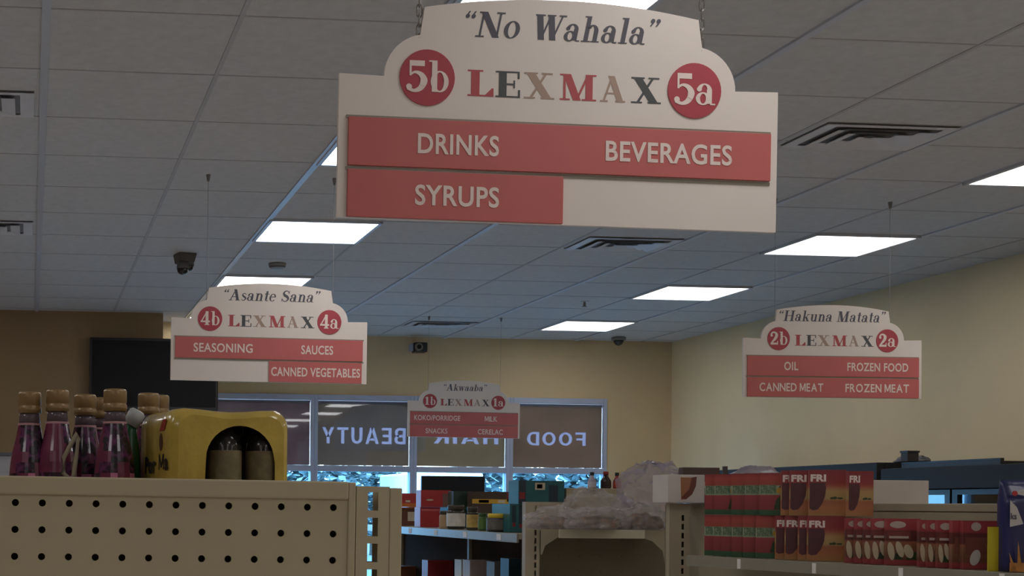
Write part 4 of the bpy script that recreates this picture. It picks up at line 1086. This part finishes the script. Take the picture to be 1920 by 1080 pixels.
pr.build('bag_print', [mat('pale print', (196, 192, 190), .5), mat('wheat print', (190, 128, 60), .5, var=.25, scale=30), M_rcart], e)
pr = MB(); pr.flat(fit(sans('ks', .03), .006, .026, .175, .197), yb - .001); pr.build('bag_lettering', M_ink, e)

# white carton, crescent carton and bundles on top of the right gondola
a = at(1624, 947, 5.78); b = at(1748, 947, 5.78); t = at(1640, 900, 5.78)
e = tag(empty('white_box', (a.x, a.y, 1.531)), 'plain white cardboard box on the top of the right gondola', 'cardboard box')
mw = mat('white cardboard', (206, 196, 188), .6, var=.05)
MB().box(0, b.x - a.x, 0, .12, 0, t.z - 1.531).build('box_body', mw, e, bevel=.002)
MB().box(.0, b.x - a.x, .058, .062, t.z - 1.531, t.z - 1.5305).build('flap_seam', M_side, e)
MB().flat([rect(.16, .012, .2, .018), rect(.05, .01, .08, .016)], -.0006).build('box_print', M_side, e)
a = at(1252, 940, 6.52); b = at(1324, 940, 6.52); t = at(1300, 890, 6.52)
e = tag(empty('crescent_box', (a.x, a.y, 1.583), (0, 0, 0)), 'white carton with brown crescent print above the slotted upright', 'carton')
w0, h0 = b.x - a.x, t.z - 1.583
MB().box(0, w0, 0, .16, 0, h0).build('carton', mw, e, bevel=.002)
cr = [(.34 * w0, .9 * h0), (.36 * w0, .1 * h0), (.5 * w0, .12 * h0), (.66 * w0, .3 * h0), (.76 * w0, .6 * h0), (.78 * w0, .9 * h0)]
cr2 = [(.5 * w0, .12 * h0), (.66 * w0, .3 * h0), (.76 * w0, .6 * h0), (.78 * w0, .93 * h0), (.64 * w0, .9 * h0), (.58 * w0, .5 * h0), (.36 * w0, .16 * h0)]
MB().flat([cr], -.0006, 0).flat([cr2], -.0010, 1).build('crescent_print', [mat('orange brown print', (160, 104, 70), .5), mat('brown print', (110, 54, 40), .5)], e)
a = at(1281, 876, 6.72); b = at(1353, 876, 6.72)
e = tag(empty('brown_tray', (a.x, a.y, 1.583)), 'dark brown carton tray showing behind the white crescent carton', 'carton')
MB().box(0, b.x - a.x, 0, .05, 0, a.z - 1.583).build('tray_body', mat('tray brown', (84, 60, 52), .6, var=.15), e, bevel=.003)
MB().box(.004, b.x - a.x - .004, -.002, 0, .07, .10).build('tray_label', M_cream, e)
a = at(1352, 872, 6.6); b = at(1484, 872, 6.6)
c = online(1418, .42)
e = tag(empty('plastic_roll', (c.x, c.y, 1.531)), 'grey plastic bundle lying behind the upper red and green cartons', 'plastic bundle')
vs, fs = blob((b.x - a.x) / 2 * .98, .07, (a.z - 1.531) / 1.66, .10, 3.3, 26)
MB().add(vs, fs).build('roll_film', mat('grey plastic', (142, 134, 142), .35, bump=.4, bscale=20), e, smooth=True)
MB().tube([(-(b.x - a.x) / 2 * .9, 0, .0), (-(b.x - a.x) / 2 * .93, 0, a.z - 1.54)], .012).build('roll_tie', mat('dark tie', (70, 62, 60), .6), e)

# ------------------------------------------------------------------ glass door coolers along the right wall
def cooler(y0, y1, zt, label, doors):
    X = 5.05; D = XR - .02 - X
    e = tag(empty('upright_cooler', (X, y0, 0)), label, 'cooler', 'glass door coolers along the right wall')
    L = y1 - y0
    m = MB(); m.box(.05, D, 0, .04, .0, zt); m.box(.05, D, L - .04, L, 0, zt); m.box(D - .03, D, .04, L - .04, 0, zt); m.box(.05, D, .04, L - .04, 0, .18)
    m.box(.05, D, .04, L - .04, zt - .05, zt); m.build('cabinet', M_navy, e)
    MB().box(.0, .05, 0, L, zt - .125, zt).build('header', M_navy, e, bevel=.004)
    MB().box(.0, .05, 0, L, 0, .16).build('kick_plate', M_navy, e)
    for z in (.6, 1.0, 1.35): MB().box(.08, D - .03, .04, L - .04, z - .015, z).build('shelf', M_steel, e)
    dw = L / doors
    for k in range(doors):
        d = MB(); a, b = k * dw + .01, (k + 1) * dw - .01; z0, z1 = .18, zt - .13
        d.box(0, .04, a, a + .045, z0, z1); d.box(0, .04, b - .045, b, z0, z1); d.box(0, .04, a + .045, b - .045, z0, z0 + .05); d.box(0, .04, a + .045, b - .045, z1 - .028, z1)
        dr = d.build('door', M_black, e)
        MB().box(.015, .02, a + .045, b - .045, z0 + .05, z1 - .028).build('door_glass', M_cglass, dr)
        MB().tube([(-.005, a + .06, .9), (-.035, a + .06, .94), (-.035, a + .06, 1.26), (-.005, a + .06, 1.3)], .009).build('door_handle', M_steel, dr)
cooler(8.22, 10.9, 1.845, 'dark navy glass door cooler farther along the right wall', 4)
cooler(6.2, 8.18, 1.805, 'dark navy glass door cooler nearer along the right wall', 3)
a = atX(1690, 866, 5.12); b = atX(1876, 866, 5.12)
e = tag(empty('flat_tray', (5.12, min(a.y, b.y), 1.806)), 'flat black tray lying on top of the nearer cooler', 'tray')
yl = min(abs(a.y - b.y), 1.0)
MB().box(0, .4, 0, yl, 0, .02).build('tray_base', M_black, e, bevel=.003)
MB().box(0, .02, 0, yl, .02, .035).build('tray_rim', M_black, e)
a = atX(1702, 858, 5.16)
e = tag(empty('small_box', (5.16, a.y, 1.846)), 'small dark box on top of the coolers at right', 'box')
MB().box(0, .07, -.0, .07, 0, .055).build('box_body', mat('dark brown box', (44, 36, 36), .5), e, bevel=.004)
MB().box(-.003, .073, -.003, .073, .055, .066).build('box_lid', M_black, e)
a = atX(1735, 860, 5.16)
e = tag(empty('grey_bundle', (5.36, 8.35, 1.846)), 'low grey bundle beside the small dark box on the coolers', 'bundle')
vs, fs = blob(.08, .12, .03, .2, 5.2, 14)
MB().add(vs, fs).build('bundle_cloth', mat('bundle grey', (104, 104, 110), .6), e, smooth=True)
MB().tube([(-.08, -.05, .02), (0, -.1, .04), (.07, -.06, .02)], .006).build('bundle_cord', M_black, e)

# ------------------------------------------------------------------ outdoors
M_leafs = blotchy('tree leaves', (66, 80, 82), (158, 172, 174), 3.0, .7, .5, 'noise', 0)
M_bark = mat('bark', (70, 60, 52), .9, var=.2)
def tree(x, y, h, r, seed, label):
    e = tag(empty('tree', (x, y, -.05)), label, 'tree', 'trees beyond the car park')
    rnd = random.Random(seed); m = MB()
    for k in range(1300):
        d = Vector((rnd.gauss(0, 1), rnd.gauss(0, 1), rnd.gauss(0, 1))).normalized() * (rnd.random() ** .4)
        p = Vector((d.x * r, d.y * r, h * .56 + d.z * h * .46)); a = rnd.uniform(0, PI); s = rnd.uniform(.09, .22)
        u = Vector((math.cos(a), math.sin(a), rnd.uniform(-.6, .6))) * s; v = Vector((-math.sin(a), math.cos(a), rnd.uniform(-.8, .8))) * s * .7
        m.add([p - u, p - v, p + u, p + v], [(0, 1, 2, 3)])
    m.build('crown', M_leafs, e)
    MB().tube([(0, 0, 0), (.05, 0, h * .3), (0, .05, h * .6)], .12, 8).build('trunk', M_bark, e)
for k, (px, y) in enumerate(((540, 44), (625, 40), (700, 47), (895, 42), (975, 47), (1072, 38), (1150, 46))):
    tree(atY(px, 900, y).x, y, 4.2 + (k * 37 % 10) * .14, 1.0, k, 'green tree outside, %s from the left through the back windows' % ['first', 'second', 'third', 'fourth', 'fifth', 'sixth', 'seventh'][k])
a, b, c = atY(774, 886, 37), atY(842, 886, 37), atY(776, 886, 37)
e = tag(empty('delivery_van', (a.x, 37, -.05)), 'white van parked outside behind the dark monitor', 'van')
mv = mat('van white', (240, 240, 240), .4, var=.02); L = 1.9
MB().box(0, L, 0, 3.6, .4, c.z + .05).build('body', mv, e, bevel=.05)
MB().box(.15, L - .15, -.02, 0, 1.12, 1.72).build('rear_window', M_screen, e)
for x, y in ((.05, .6), (L - .25, .6), (.05, 2.9), (L - .25, 2.9)):
    MB().lathe([(.33, 0), (.33, .2)], 24).build('wheel', M_black, e).matrix_local = Matrix.Translation((x, y, .33)) @ Matrix.Rotation(PI / 2, 4, 'Y')
MB().box(.0, L, -.08, 0, .42, .55).build('bumper', M_black, e)
